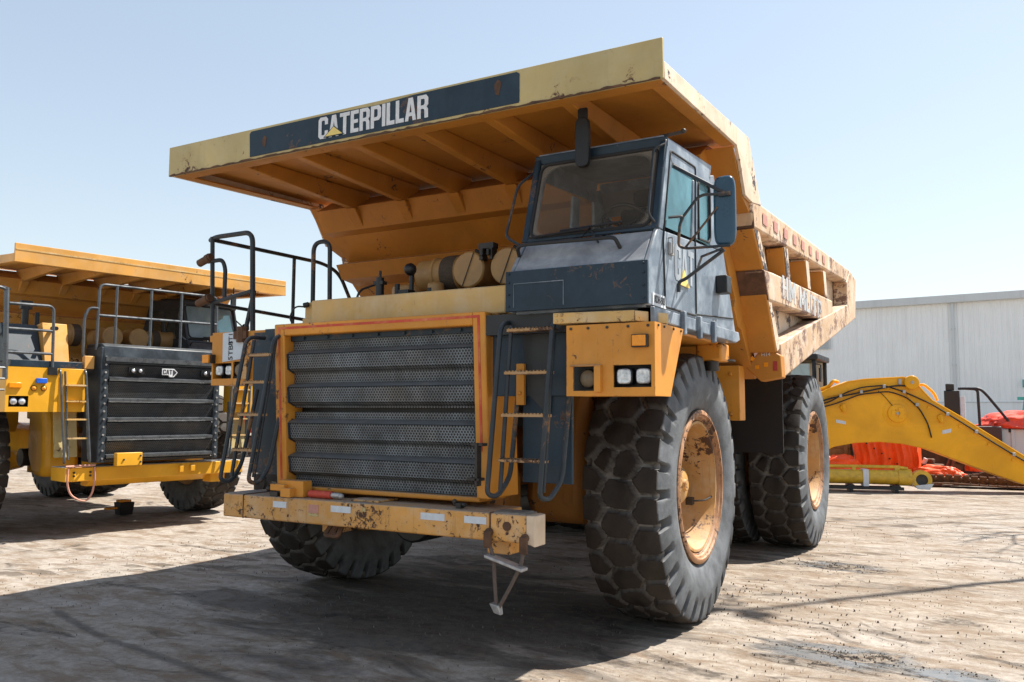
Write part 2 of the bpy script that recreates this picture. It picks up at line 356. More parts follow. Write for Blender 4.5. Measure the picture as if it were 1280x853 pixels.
# ------------------------------------------------------------------ tyres
def tyre_mesh(Rr=1.08, W=.66, lugs=30, seed=1, per=18):
    rnd = random.Random(seed)
    hw = .285
    crown = [(-1 + 2 * i / 46) for i in range(47)]
    jit = {}
    def site(c, k):
        key = (c, k % lugs)
        if key not in jit: jit[key] = (rnd.uniform(-.12, .12) * (1.0 if c == 1 else .35), rnd.uniform(-.14, .14) * (.7 if c == 1 else .22))
        return jit[key]
    cols = [(-.86, 0.), (-.05, .5), (.82, 0.)]
    pitch = 2 * math.pi * Rr / lugs
    split = {k: rnd.random() < .18 for k in range(lugs)}; lean = {k: rnd.uniform(-.22, .22) for k in range(lugs)}
    def pat(u, a, wk=1.):
        ds = []
        for ci, (cu, off) in enumerate(cols):
            k0 = math.floor(a - off)
            for k in (k0 - 1, k0, k0 + 1, k0 + 2):
                j = site(ci, k); sub = ((0, 0),)
                if ci == 1 and split[k % lugs]: sub = ((-.26, lean[k % lugs]), (.26, -lean[k % lugs]))
                for su, sv in sub:
                    dx = (u - cu - j[0] - su) * hw; dy = (k + off + j[1] + sv - a) * pitch * 1.12; ds.append(dx * dx + dy * dy)
        ds.sort(); e = (math.sqrt(ds[1]) - math.sqrt(ds[0])) * .5
        w = .010 + .010 * abs(u) ** 2 + .005 * NZ.noise(Vector((u * 5, math.cos(a * 2 * math.pi / lugs) * 22, math.sin(a * 2 * math.pi / lugs) * 22))) + .004 * NZ.noise(Vector((u * 14, math.cos(a * 2 * math.pi / lugs) * 60, math.sin(a * 2 * math.pi / lugs) * 60)))
        return max(0., min(1., 1 - (e - w * wk) / .008))
    prof = []      # (x, r, kind, u)
    for r, x in ((.600, -.235), (.615, -.262), (.66, -.292), (.72, -.315), (.80, -.328), (.86, -.328), (.885, -.3245)): prof.append((x, r, 's', 0))
    for r, x, u in ((.905, -.321, -1.0), (.932, -.317, -1.0), (.96, -.312, -1.0), (.985, -.307, -1.0), (1.015, -.300, -1.0), (1.038, -.293, -1.0)): prof.append((x, r, 'h', u))
    for u in crown: prof.append((u * hw, 1.08 - .022 * abs(u) ** 4, 'c', u))
    for x, r, k, u in list(prof[:13])[::-1]: prof.append((-x, r, k, -u))
    n = lugs * per; verts = []; groove = []; side = []
    for i in range(n):
        a = i / per; t = 2 * math.pi * i / n; ct, st = math.cos(t), math.sin(t)
        for x, r, k, u in prof:
            g = 0; sd = 0
            if k == 'c': g = pat(u, a); rr = r - .066 * g - .004 * math.sin(7 * t + 9 * u)
            elif k == 'h':
                g = pat(u, a, 1.7); w = (r - .89) / .12; g2 = g * min(1, max(0, w) + .1)
                rr = r; x = x - math.copysign(.055 * g2, x); rr = r - .02 * g2; sd = 1 - g2; g = .15 * g2
            else:
                rr = r; sd = 1
                x += math.copysign(.009 * math.exp(-((r - .80) / .012) ** 2) + .008 * math.exp(-((r - .665) / .01) ** 2), x)
            verts.append((x, rr * ct, rr * st)); groove.append(g); side.append(sd)
    m = len(prof); faces = []
    for i in range(n):
        j = (i + 1) % n
        for k in range(m - 1): faces.append((i * m + k, i * m + k + 1, j * m + k + 1, j * m + k))
    me = bpy.data.meshes.new('tyre'); me.from_pydata(verts, [], faces)
    a = me.attributes.new('groove', 'FLOAT', 'POINT'); a.data.foreach_set('value', groove)
    a = me.attributes.new('side', 'FLOAT', 'POINT'); a.data.foreach_set('value', side)
    me.materials.append(M['tyre']); me.shade_smooth(); me.set_sharp_from_angle(angle=R(48)); return me
TYRE = tyre_mesh()
def rim_mesh(front):
    b = MB()
    #  outer face towards +X (x=+.30)
    p = [(.612, .285), (.62, .262), (.60, .235), (.60, .30), (.575, .305), (.565, .285), (.545, .262), (.535, .25), (.525, .24), (.525, .262), (.505, .262), (.497, .24), (.485, .20), (.475, -.08), (.46, -.12)]
    p += ([(.40, -.14), (.22, -.14), (.20, -.12), (.0, -.12)] if front else [(.42, -.14), (.30, -.16), (.0, -.16)])
    b.lathe(p[8:], (0, 0, 0), 'X', 96)
    b.lathe([(.60, .235), (.52, .0), (.60, -.235), (.57, -.26), (.5, -.25), (.46, -.12)], (0, 0, 0), 'X', 64)
    for k in range(20 if front else 24):
        t = 2 * math.pi * k / (20 if front else 24); r = .43
        b.cyl((-.125, r * math.cos(t), r * math.sin(t)), (-.09, r * math.cos(t), r * math.sin(t)), .016, seg=6)
    return b
def ring_mb():
    b = MB(); b.lathe([(.585, .22), (.612, .262), (.616, .290), (.600, .300), (.578, .302), (.572, .285), (.556, .280), (.548, .262), (.540, .262), (.533, .252), (.525, .24), (.52, .22), (.585, .22)], (0, 0, 0), 'X', 96)
    return b
def hub_mb():
    b = MB()
    b.lathe([(.36, -.12), (.36, -.08), (.27, -.04), (.25, -.01), (.20, .0), (.185, .05), (.15, .07), (.145, .12), (.12, .14), (.05, .145), (.045, .17), (.0, .17)], (0, 0, 0), 'X', 40)
    for k in range(14):
        t = 2 * math.pi * k / 14
        b.cyl((-.07, .31 * math.cos(t), .31 * math.sin(t)), (-.035, .31 * math.cos(t), .31 * math.sin(t)), .022, seg=6)
        b.cyl((.06, .165 * math.cos(t), .165 * math.sin(t)), (.085, .165 * math.cos(t), .165 * math.sin(t)), .013, seg=6)
    return b
_rims = {}
def wheel(parent, x, y, out, front, rot):
    """out=+1 outer face towards +X"""
    key = front
    if key not in _rims:
        o = rim_mesh(front).build('wheel', 'rim', None, 0, 35); h = hub_mb().build('hub', 'hub', None, 0, 35); lr = ring_mb().build('lock_ring', 'lockring', None, 0, 35)
        vb = MB(); vb.tube(arc_round([(.10, .30, -.19), (.20, .36, -.19), (.24, .50, -.17)], .03), .008, 6); vb.box(.06, .12, .27, .33, -.22, -.16); vv = vb.build('valve_stem', 'darkmetal')
        _rims[key] = (o.data, h.data, vv.data, lr.data)
        for q in (o, h, vv, lr): bpy.data.objects.remove(q)
    rm, hm, vm, lm = _rims[key]
    w = bpy.data.objects.new('wheel', rm); COL.objects.link(w); w.parent = parent
    w.location = (x, y, 1.08); w.rotation_euler = (rot if out > 0 else -rot, 0, 0 if out > 0 else math.pi)
    t = bpy.data.objects.new('tyre', TYRE); COL.objects.link(t); t.parent = w
    t = bpy.data.objects.new('lock_ring', lm); COL.objects.link(t); t.parent = w
    if front:
        h = bpy.data.objects.new('hub', hm); COL.objects.link(h); h.parent = w
        v = bpy.data.objects.new('valve_stem', vm); COL.objects.link(v); v.parent = w
    return w

# ------------------------------------------------------------------ the haul truck
def side(pts, sgn): return pts
def build_body(root, old):
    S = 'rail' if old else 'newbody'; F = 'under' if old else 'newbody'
    W = 2.3155
    # ---- canopy
    b = MB()
    b.prism([(.07, 3.87), (1.85, 3.925), (2.3, 3.97), (2.3, 4.0), (1.85, 3.955), (.07, 3.90)], 'X', -W + .03, W - .03)
    b.prism([(.075, 3.772), (.22, 3.776), (.22, 3.79), (.075, 3.786)], 'X', -W + .03, W - .03)      # inner flange of the lip
    for sx in (-1, 1):
        x0, x1 = sorted((sx * (W - .13), sx * (W - .028)))
        b.prism([(.22, 3.775), (1.85, 3.852), (1.85, 3.866), (.22, 3.789)], 'X', x0, x1)
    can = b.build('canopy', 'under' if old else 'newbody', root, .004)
    b = MB(); b.prism([(.045, 3.765), (.075, 3.765), (.075, 4.03), (.045, 4.03)], 'X', -W, W)
    lip = b.build('canopy_lip', 'cream' if old else 'newbody', can, .006)
    for sx in (-1, 1):
        b = MB(); x0, x1 = sorted((sx * (W - .028), sx * W))
        b.prism([(.078, 3.77), (1.85, 3.848), (1.94, 3.75), (2.11, 3.49), (2.34, 3.48), (2.67, 3.525), (2.26, 4.03), (1.83, 4.0), (1.36, 3.967), (.078, 3.885)], 'X', x0, x1)
        b.build('canopy_side', 'bleached' if old else 'newbody', can, .004)
        b = MB(); x0, x1 = sorted((sx * (W - .26), sx * (W - .03)))          # front post face, folded plate
        b.prism([(1.83, 3.84), (1.86, 3.84), (1.97, 3.74), (2.15, 3.50), (2.42, 3.50), (2.42, 3.40), (2.34, 3.40), (2.11, 3.48), (1.92, 3.73)], 'X', x0, x1)
        b.build('post_face', F, can, .003)
    for x in (-1.56, -.93, -.31, .31, .93, 1.56):
        b = MB()
        b.hexa([(x - .04, .22, 3.785), (x + .04, .22, 3.785), (x + .04, 1.86, 3.725), (x - .04, 1.86, 3.725), (x - .075, .22, 3.872), (x + .075, .22, 3.872), (x + .075, 1.86, 3.923), (x - .075, 1.86, 3.923)])
        b.hexa([(x - .05, 1.80, 3.56), (x + .05, 1.80, 3.56), (x + .05, 1.98, 3.60), (x - .05, 1.98, 3.60), (x - .065, 1.62, 3.73), (x + .065, 1.62, 3.73), (x + .065, 1.95, 3.74), (x - .065, 1.95, 3.74)])
        b.build('canopy_rib', F, can, .008)
    # ---- bed
    b = MB()
    prof = [(1.90, 3.90), (1.68, 3.76), (1.80, 3.55), (1.93, 3.53), (2.20, 3.30), (2.00, 3.245), (2.10, 3.10), (2.38, 3.06), (2.72, 2.70), (2.66, 2.62), (2.80, 2.46), (2.92, 2.44), (3.28, 2.08), (3.42, 2.0), (8.80, 3.12), (8.80, 3.22), (3.45, 2.16), (2.3, 3.5), (2.10, 3.92)]
    b.prism(prof, 'X', -2.06, 2.06)
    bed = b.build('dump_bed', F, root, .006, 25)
    b = MB()
    for sx in (-1, 1):
        x0, x1 = sorted((sx * 2.08, sx * 2.12))
        b.prism([(2.75, 3.52), (8.3, 3.70), (8.7, 3.2), (3.62, 2.12), (3.40, 2.35)], 'X', x0, x1)
    b.build('side_plate', 'bleached' if old else 'newbody', bed)
    for sx in (-1, 1):
        def pr(name, poly, xa, xb, mat, bev=.012, par=bed):
            b = MB(); x0, x1 = sorted((sx * xa, sx * xb)); b.prism(poly, 'X', x0, x1); return b.build(name, mat, par, bev)
        pr('top_rail', [(2.33, 3.495), (2.66, 3.54), (8.36, 3.797), (8.97, 3.755), (8.2, 3.592), (7.98, 3.576), (2.41, 3.27)], 2.125, W - .004, S, .02)
        pr('mid_rail', [(2.73, 2.96), (3.12, 2.985), (6.62, 3.135), (6.7, 2.80), (5.58, 2.795), (2.92, 2.695)], 2.125, W, S, .02)
        pr('lower_rail', [(3.34, 2.33), (5.6, 2.79), (8.0, 3.235), (8.0, 3.57), (8.36, 3.78), (8.97, 3.74), (8.83, 3.12), (3.42, 2.0)], 2.125, W + .006, S, .015)
        pr('front_post', [(2.40, 3.268), (2.62, 3.285), (2.93, 2.97), (2.75, 2.955)], 2.05, W - .012, F)
        pr('front_post', [(2.86, 2.75), (3.02, 2.75), (3.06, 2.70), (3.40, 2.30), (3.22, 2.24)], 2.05, W - .012, F)
        b = MB(); x0, x1 = sorted((sx * (W - .012), sx * (W - .008)))
        b.prism([(2.43, 3.268), (2.615, 3.28), (2.925, 2.972), (2.775, 2.96)], 'X', x0, x1); b.prism([(2.93, 2.692), (3.055, 2.697), (3.395, 2.30), (3.25, 2.25)], 'X', x0, x1)
        b.build('rib_cap', 'bleached' if old else F, bed, .002)  # bleached outer face, paler than the posts to stand in for sunlight
        b = MB(); x0, x1 = sorted((sx * 2.05, sx * (W - .004)))
        b.prism([(2.36, 3.49), (2.405, 3.275), (2.42, 3.27), (2.38, 3.49)], 'X', x0, x1)
        b.prism([(2.735, 2.955), (2.90, 2.70), (2.93, 2.70), (2.765, 2.955)], 'X', x0, x1); b.build('rail_end', 'rusty' if old else 'newbody', bed, .006)
        for y in (3.75, 4.91, 6.08):
            b = MB(); x0, x1 = sorted((sx * 2.125, sx * (W - .012)))
            b.prism([(y - .09, 3.32 + (y - 3.7) * .046), (y + .10, 3.33 + (y - 3.7) * .046), (y + .21, 3.03 + (y - 3.7) * .046), (y + .02, 3.03 + (y - 3.7) * .046)], 'X', x0, x1)
            b.build('side_rib', F, bed, .012)
            b = MB(); x0, x1 = sorted((sx * (W - .012), sx * (W - .006)))
            b.prism([(y - .085, 3.325 + (y - 3.7) * .046), (y + .095, 3.335 + (y - 3.7) * .046), (y + .205, 3.025 + (y - 3.7) * .046), (y + .025, 3.025 + (y - 3.7) * .046)], 'X', x0, x1)
            b.build('rib_cap', 'bleached' if old else F, bed, .002)  # same pale facing on the ribs, sunlight put into the paint
        b = MB()
        b.tube([(sx * 2.14, 7.05 + .11 * math.cos(t), 3.30 + .11 * math.sin(t)) for t in [k * math.pi / 8 for k in range(16)]], .035, 8, closed=True)
        b.tube([(sx * 2.14, 3.62 + .12 * math.cos(t), 2.52 + .12 * math.sin(t)) for t in [k * math.pi / 8 for k in range(16)]], .04, 8, closed=True)
        b.build('lifting_eye', 'rusty', bed)
        b = MB(); q = [(sx * u, v) for u, v in ((2.01, 2.10), (2.17, 2.30), (2.21, 2.29), (2.336, 2.214), (2.345, 2.004), (2.15, 1.97))]
        b.prism(q, 'Y', 3.25, 3.42); b.build('corner_pad', F, bed, .01)
    if old:
        b = MB(); b.prism([(2.045, 2.19), (2.07, 2.165), (2.10, 2.19), (2.075, 2.215)], 'Y', 3.243, 3.249)
        b.box(2.10, 2.135, 3.243, 3.249, 2.09, 2.125); b.box(2.18, 2.22, 3.243, 3.249, 2.11, 2.15); b.build('yellow_sticker', 'amber', bed)
        b = MB(); b.box(2.265, 2.305, 3.243, 3.249, 2.07, 2.16); b.build('red_sticker', 'red', bed)
        text('pad_number', 'H14', 'lettering', bed, .05, (2.20, 3.246, 2.225), FRONT)
        b = MB()
        for i in range(8): 
            y = 2.72 + i * .46; z = 3.42 + (y - 2.7) * .048; b.box(W + .001, W + .004, y, y + .17, z - .05, z + .05)
        b.build('reflective_square', 'pink', bed)
        block_text('side_lettering', 'HM MLITP', 'palebl', bed, 3.5, 5.75, 2.795, 3.02, W + .001, .002, 'X')
        b = MB(); b.prism([(2.75, 3.2), (3.35, 3.23), (3.35, 3.1), (3.1, 2.99), (2.9, 2.99)], 'X', 2.128, 2.133); b.build('blue_patch', 'blue', bed)
        b = MB(); b.box(2.135, 2.138, 2.86, 3.02, 3.04, 3.18); b.build('white_notice', 'white', bed)
    return bed, can

def tread_rung(mb, x0, x1, y, z, d=.07):
    mb.box(x0, x1, y - d, y, z - .009, z + .009)
    n = int((x1 - x0) / .025)
    for k in range(n):
        xx = x0 + (k + .5) * (x1 - x0) / n; mb.box(xx - .005, xx + .005, y - d + .003, y - .003, z + .009, z + .016)

def ladder(root, xt, xb, w, top, bot, ys, pm, rm, zr, name='ladder', ret=.07):
    """two tubular stiles with bent handrails; xt / xb: left stile x at top / bottom"""
    yt, yb = ys
    b = MB(); L = lambda z: ((z - bot) / (top - bot))
    def P(dx, z, dy=0): return (xb + (xt - xb) * L(z) + dx, yb + (yt - yb) * L(z) + dy, z)
    for dx in (0, w):
        b.tube([P(dx, top + .02), P(dx, bot + .03)], .015, 10)
        o = -.07 if dx == 0 else .0
        b.tube(arc_round([P(dx + .02 + o, top + .05, .16), P(dx + o, top + .05, -.02), P(dx + o, bot + .0, -.05), P(dx + .03 + o, bot - .02, .03), P(dx + ret + o, bot + .10, .12), P(dx + ret + o, top - .38, .16)], .09, 7), .017, 10)
    lad = b.build(name, pm, root)
    for z in zr:
        r = MB(); p = P(0, z); tread_rung(r, p[0] - .01, p[0] + w + .01, p[1] + .03, z); r.build('rung', rm, lad)
    return lad

def lamp(parent, x, y, z, r, mat='lens', square=False, name='headlight'):
    b = MB()
    if square:
        q = []
        for k in range(24):
            t = 2 * math.pi * k / 24; c, s_ = math.cos(t), math.sin(t)
            q.append((x + r * math.copysign(abs(c) ** .5, c), z + r * math.copysign(abs(s_) ** .5, s_)))
        b.prism(q, 'Y', y, y + .05)
        o = b.build(name, 'black', parent, .008)
        b = MB(); q2 = [((u - x) * .86 + x, (v - z) * .86 + z) for u, v in q]; b.prism(q2, 'Y', y - .012, y + .004); b.build('lens', mat, o, .008)
    else:
        b.lathe([(r, .05), (r, 0), (r * .92, -.012), (r * .88, -.005)], (x, y, z), 'Y', 28); o = b.build(name, 'darkmetal', parent)
        b = MB(); b.lathe([(r * .88, -.004), (r * .6, -.018), (0.001, -.024)], (x, y, z), 'Y', 28); b.build('lens', mat, o)
    return o

def chassis(root, old):
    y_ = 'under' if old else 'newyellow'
    b = MB()
    for sx in (-1, 1):
        x0, x1 = sorted((sx * .42, sx * .62)); b.box(x0, x1, .5, 9.0, 1.05, 1.55)
    b.box(-.42, .42, 4.3, 4.9, .95, 1.5); b.box(-.42, .42, 7.6, 8.2, .95, 1.5)
    b.build('chassis', y_, root, .09)
    b = MB()
    for sx in (-1, 1): b.prism([(1.0, 1.0), (1.12, .80), (1.5, .80), (1.7, 1.1), (1.75, 2.2), (1.25, 2.2), (1.05, 1.6)], 'X', *sorted((sx * .80, sx * 1.33)))
    b.box(-.8, .8, .60, 1.05, .78, 1.25); b.build('front_frame', 'grime_shade' if old else 'newyellow', root, .09)
    b = MB(); b.box(-.55, .55, .9, 3.2, .95, 2.2); b.box(-.3, .3, 3.2, 4.4, .9, 1.3); b.cyl((-.2, .9, .8), (-.2, 2.8, .8), .22); b.build('engine', 'black', root, .02)
    b = MB(); b.cyl((-1.35, 1.889, 1.08), (1.35, 1.889, 1.08), .14, seg=20); b.build('front_axle', 'darkmetal', root)
    b = MB(); b.cyl((-1.4, 6.328, 1.08), (1.4, 6.328, 1.08), .36, seg=24); b.ball((0, 6.25, 1.1), .52); b.build('rear_axle', y_, root)
    for sx in (-1, 1):
        b = MB(); b.cyl((sx * 1.10, 1.889, .85), (sx * 1.02, 2.1, 1.75), .13, seg=20); b.cyl((sx * 1.02, 2.1, 1.7), (sx * 1.0, 2.2, 2.3), .17, seg=20); b.build('suspension_strut', y_, root)
        b = MB(); b.cyl((sx * .85, 4.9, 1.3), (sx * .85, 4.5, 2.3), .13, seg=16); b.cyl((sx * .85, 5.0, 1.1), (sx * .85, 4.9, 1.4), .16, seg=16); b.build('hoist_cylinder', 'darkmetal', root)
    b = MB(); b.prism([(3.25, 1.45), (3.15, 1.6), (3.15, 2.10), (3.3, 2.16), (4.3, 2.3), (4.3, 1.45)], 'X', .95, 1.50); b.box(1.2, 1.985, 3.10, 3.30, 1.60, 2.12)
    for z in (1.66, 2.04): b.cyl((1.9, 3.10, z), (1.9, 3.085, z), .018, seg=8)
    b.build('fuel_tank', 'yellow' if old else 'newyellow', root, .012)
    b = MB(); b.prism([(3.25, 1.45), (3.15, 1.6), (3.15, 2.10), (3.3, 2.16), (4.3, 2.3), (4.3, 1.45)], 'X', -1.95, -.95); b.build('hydraulic_tank', 'yellow' if old else 'newyellow', root, .012)
    b = MB(); b.box(1.24, 2.01, 4.88, 4.905, 1.22, 2.14); b.box(-2.01, -1.24, 4.88, 4.905, 1.22, 2.14); b.cyl((1.62, 4.87, 2.05), (1.62, 4.88, 2.05), .02, seg=8); b.build('mud_flap', 'flap', root)
    wheel(root, 1.68, 1.889, 1, True, .1); wheel(root, -1.68 if old else -2.14, 1.889, -1, True, .5)
    for sx in (-1, 1):
        wheel(root, sx * 1.81, 6.328, sx, False, .35 * sx); wheel(root, sx * 1.08, 6.328, -sx, False, .8)

def cab(root, old):
    cm = 'cabblue' if old else 'newblue'; X0, X1 = (1.215, 2.205)
    lo = 'blue' if old else 'black'
    b = MB()
    # tapered side walls: lower door half, sill, pillars, roof
    def wall(x0, x1):
        b.prism([(.05, 2.34), (2.13, 2.34), (1.80, 2.97), (.30, 2.86), (.235, 2.86), (.05, 2.62)], 'X', x0, x1)       # below the windows
        b.prism([(.235, 2.86), (.34, 2.86), (.54, 3.36), (.46, 3.47), (.43, 3.47)], 'X', x0, x1)                       # front pillar
        b.prism([(.96, 2.93), (1.10, 2.94), (1.14, 3.38), (1.02, 3.37)], 'X', x0, x1)                                  # centre pillar
        b.prism([(1.42, 2.95), (1.80, 2.97), (1.56, 3.54), (1.42, 3.50)], 'X', x0, x1)                                 # rear pillar
        b.prism([(.43, 3.47), (.54, 3.36), (1.42, 3.41), (1.50, 3.60), (.43, 3.52)], 'X', x0, x1)                      # header
    wall(X1 - .03, X1); wall(X0, X0 + .03)
    b.prism([(.43, 3.50), (1.50, 3.58), (1.50, 3.61), (.43, 3.535)], 'X', X0 + .02, X1 - .02)                          # roof
    b.prism([(.52, 3.535), (1.4, 3.60), (1.4, 3.64), (.6, 3.585)], 'X', X0 + .12, X1 - .18)
    yz = lambda z: 2.13 - (z - 2.34) * .484
    for za, zb, xa, xb in ((2.34, 2.95, X0 + .03, X1 - .03), (3.32, 3.58, X0 + .03, X1 - .03), (2.95, 3.32, X0 + .03, X0 + .08), (2.95, 3.32, X0 + .42, X1 - .03)):
        b.prism([(yz(za) - .03, za), (yz(za), za), (yz(zb), zb), (yz(zb) - .03, zb)], 'X', xa, xb)                      # rear wall round its window
    b.box(X0 + .03, X1 - .03, .08, 2.08, 2.33, 2.36)                                                                    # floor
    b.prism([(.05, 2.62), (.235, 2.845), (.26, 2.845), (.10, 2.60)], 'X', X0 + .03, X1 - .03)                          # sloping cowl
    c = b.build('cab', cm, root, .010, 30)
    b = MB()
    b.prism([(.225, 2.852), (.255, 2.852), (.262, 2.885), (.240, 2.885)], 'X', X0 + .005, X1 - .005)
    b.prism([(.43, 3.455), (.46, 3.455), (.455, 3.52), (.425, 3.525)], 'X', X0 - .005, X1 + .004)
    for x in (X0, X1 - .04): b.prism([(.222, 2.853), (.262, 2.853), (.46, 3.50), (.42, 3.50)], 'X', x - .004, x + .044)
    b.build('windscreen_frame', lo, c, .01)
    b = MB(); b.poly([(X0 + .04, .245, 2.885), (X1 - .04, .245, 2.885), (X1 - .04, .437, 3.46), (X0 + .04, .437, 3.46)], [(0, 1, 2, 3)]); b.build('windscreen', 'windscreen' if old else 'paleglass', c)
    b = MB()                                                                                                            # rubber seal with rounded corners
    def ws(u, v): return (X0 + .04 + (X1 - X0 - .08) * u, .238 + .192 * v, 2.885 + .575 * v)
    pts = []
    for cu, cv, a0 in ((.92, .10, -90), (.92, .88, 0), (.08, .88, 90), (.08, .10, 180)):
        for k in range(6):
            a = R(a0 + k * 18); pts.append(ws(cu + .065 * math.cos(a), cv + .10 * math.sin(a)))
    b.tube(pts, .012, 6, closed=True); b.build('window_seal', 'rubber', c)
    # side windows
    b = MB(); b.poly([(X1 - .012, .40, 2.90), (X1 - .012, .98, 2.93), (X1 - .012, 1.04, 3.38), (X1 - .012, .54, 3.38)], [(0, 1, 2, 3)])
    b.poly([(X1 - .012, 1.09, 2.94), (X1 - .012, 1.44, 2.95), (X1 - .012, 1.44, 3.42), (X1 - .012, 1.12, 3.39)], [(0, 1, 2, 3)])
    b.build('side_window', 'sideglass', c)
    b = MB(); b.poly([(X0 + .012, .30, 2.85), (X0 + .012, 1.6, 2.95), (X0 + .012, 1.50, 3.42), (X0 + .012, .50, 3.38)], [(0, 1, 2, 3)]); b.build('side_window', 'clearglass', c)
    # door outline, hinges, grab rails
    b = MB()
    for pts in ([(X1 + .002, .36, 2.36), (X1 + .002, .33, 2.80), (X1 + .002, .50, 3.44), (X1 + .002, 1.06, 3.47), (X1 + .002, 1.03, 2.93), (X1 + .002, 1.03, 2.37), (X1 + .002, .36, 2.36)],):
        b.tube(arc_round(pts, .03, 3), .0075, 6)
    b.tube(arc_round([(X1 + .002, 1.12, 2.95), (X1 + .002, 1.12, 3.39), (X1 + .002, 1.42, 3.42), (X1 + .002, 1.42, 2.97), (X1 + .002, 1.12, 2.95)], .07, 5), .010, 6)
    b.tube([(X1 + .002, 1.03, 2.38), (X1 + .002, 2.05, 2.45)], .006, 6)
    b.build('door_seal', 'rubber', c)
    b = MB(); b.box(X1, X1 + .014, .43, .52, 2.72, 2.80); b.tube(arc_round([(X1, .44, 2.83), (X1 + .03, .44, 2.83), (X1 + .03, .44, 2.72), (X1, .44, 2.72)], .01, 3), .006, 6); b.build('door_handle', 'alu' if old else 'black', c, .003)
    b = MB(); b.box(X1, X1 + .09, 1.55, 1.68, 2.60, 2.74); l2 = b.build('side_lamp', 'black', c, .01)
    b = MB(); b.box(X1 + .03, X1 + .08, 1.68, 1.70, 2.62, 2.72); b.build('lens', 'red', l2, .008)
    # sill below the door
    b = MB(); b.prism([(.10, 2.20), (.35, 2.215), (.36, 2.25), (2.08, 2.25), (2.20, 2.28), (2.16, 2.345), (.10, 2.335)], 'X', X1 - .10, X1 + .02)
    for y in (.62, .98, 1.34): b.box(X1 + .015, X1 + .05, y, y + .05, 2.20, 2.36)
    b.build('cab_sill', cm, c, .008)
    # lower front box
    b = MB(); b.box(X0 - .015, X1 + .005, .022, .048, 2.345, 2.618)
    for x in (X0 + .01, X1 - .02):
        for z in (2.38, 2.46, 2.54, 2.60): b.cyl((x, .022, z), (x, .012, z), .008, seg=8)
    fb = b.build('front_panel', lo, c, .006)
    b = MB(); x0, x1 = X0 + .05, X0 + .42; b.tube([(x0, .020, 2.37), (x0, .020, 2.53), (x1, .020, 2.53), (x1, .020, 2.37)], .0035, 5); b.build('hatch_seam', 'cabblue', fb)
    # wiper, grab rails
    b = MB(); b.tube(arc_round([(X0 + .02, .15, 2.74), (X0 + .03, .10, 2.80), (X0 + .09, .10, 2.81), (X1 - .28, .11, 2.80), (X1 - .24, .10, 2.79), (X1 - .22, .14, 2.73)], .04, 5), .013, 8)
    b.tube([(X0 + .45, .20, 2.82), (X0 + .53, .20, 2.90), (X0 + .06, .215, 2.88)], .007, 6); b.tube([(X0 + .30, .22, 2.905), (X0 + .74, .235, 2.925)], .009, 6)
    b.tube([(X0 + .6, .18, 2.79), (X0 + .52, .215, 2.90)], .006, 6)
    b.build('wiper', 'black', c)
    b = MB(); b.tube(arc_round([(X1 - .004, .40, 3.46), (X1 - .06, .34, 3.42), (X1 - .05, .20, 2.95), (X1 + .0, .26, 2.86)], .03, 4), .008, 6)
    b.tube(arc_round([(X0 - .02, .42, 3.40), (X0 - .10, .34, 3.30), (X0 - .12, .20, 2.90), (X0 - .02, .22, 2.84)], .05, 4), .010, 6); b.build('grab_rail', 'pipe' if old else 'newpipe', c)
    # inside
    b = MB(); b.box(X0 + .35, X0 + .75, 1.15, 1.30, 2.65, 3.25); b.box(X0 + .33, X0 + .78, .80, 1.25, 2.60, 2.74); b.box(X0 + .45, X0 + .65, 1.17, 1.27, 3.27, 3.40); b.build('driver_seat', 'seat', c, .04)
    b = MB(); b.prism([(.26, 2.80), (.55, 2.86), (.55, 2.60), (.26, 2.60)], 'X', X0 + .04, X1 - .04); b.build('dashboard', 'interior', c, .03)
    b = MB(); ce = Vector((X0 + .62, .62, 2.97)); ax = Matrix.Rotation(R(-55), 3, 'X')
    b.tube([ce + ax @ Vector((.18 * math.cos(t), .18 * math.sin(t), 0)) for t in [k * math.pi / 12 for k in range(24)]], .013, 6, closed=True)
    for a in (90, 210, 330): b.tube([ce, ce + ax @ Vector((.18 * math.cos(R(a)), .18 * math.sin(R(a)), 0))], .010, 6)
    b.tube([ce, ce + Vector((0, -.12, -.2))], .025, 8); b.build('steering_wheel', 'black', c)
    b = MB()
    for za, zb, xa, xb in ((2.37, 2.95, X0 + .04, X1 - .04), (3.32, 3.50, X0 + .04, X1 - .04), (2.95, 3.32, X0 + .42, X1 - .04)): b.poly([(xa, yz(za) - .04, za), (xb, yz(za) - .04, za), (xb, yz(zb) - .04, zb), (xa, yz(zb) - .04, zb)], [(0, 1, 2, 3)])
    b.box(X0 + .7, X0 + .84, .9, .96, 3.34, 3.42); b.build('cab_lining', 'interior', c)
    # mirror on brackets
    mx = X1 + .34; b = MB(); q = []
    for k in range(28):
        t = 2 * math.pi * k / 28; q.append((mx + .073 * math.copysign(abs(math.cos(t)) ** .5, math.cos(t)), 3.005 + .235 * math.copysign(abs(math.sin(t)) ** .35, math.sin(t))))
    b.prism(q, 'Y', .56, .62); mir = b.build('mirror', 'mirror' if old else 'black', c, .02)
    b = MB()
    b.tube([(X1 + .01, .53, 3.34), (mx + .02, .56, 3.11)], .013, 8); b.tube(arc_round([(X1 + .06, .52, 2.96), (X1 + .19, .53, 3.12), (mx + .02, .56, 3.11)], .05), .010, 6)
    b.tube(arc_round([(X1, .45, 2.97), (X1 + .09, .50, 2.98), (X1 + .06, .50, 2.93), (X1 + .05, .50, 2.78), (X1 + .10, .50, 2.76), (mx + .04, .56, 2.765)], .03), .010, 6)
    b.tube([(X1 + .10, .50, 2.77), (mx - .04, .56, 3.03)], .008, 6); b.tube([(mx - .01, .56, 2.75), (X1 + .20, .52, 2.70), (X1 + .06, .90, 2.70)], .009, 6)
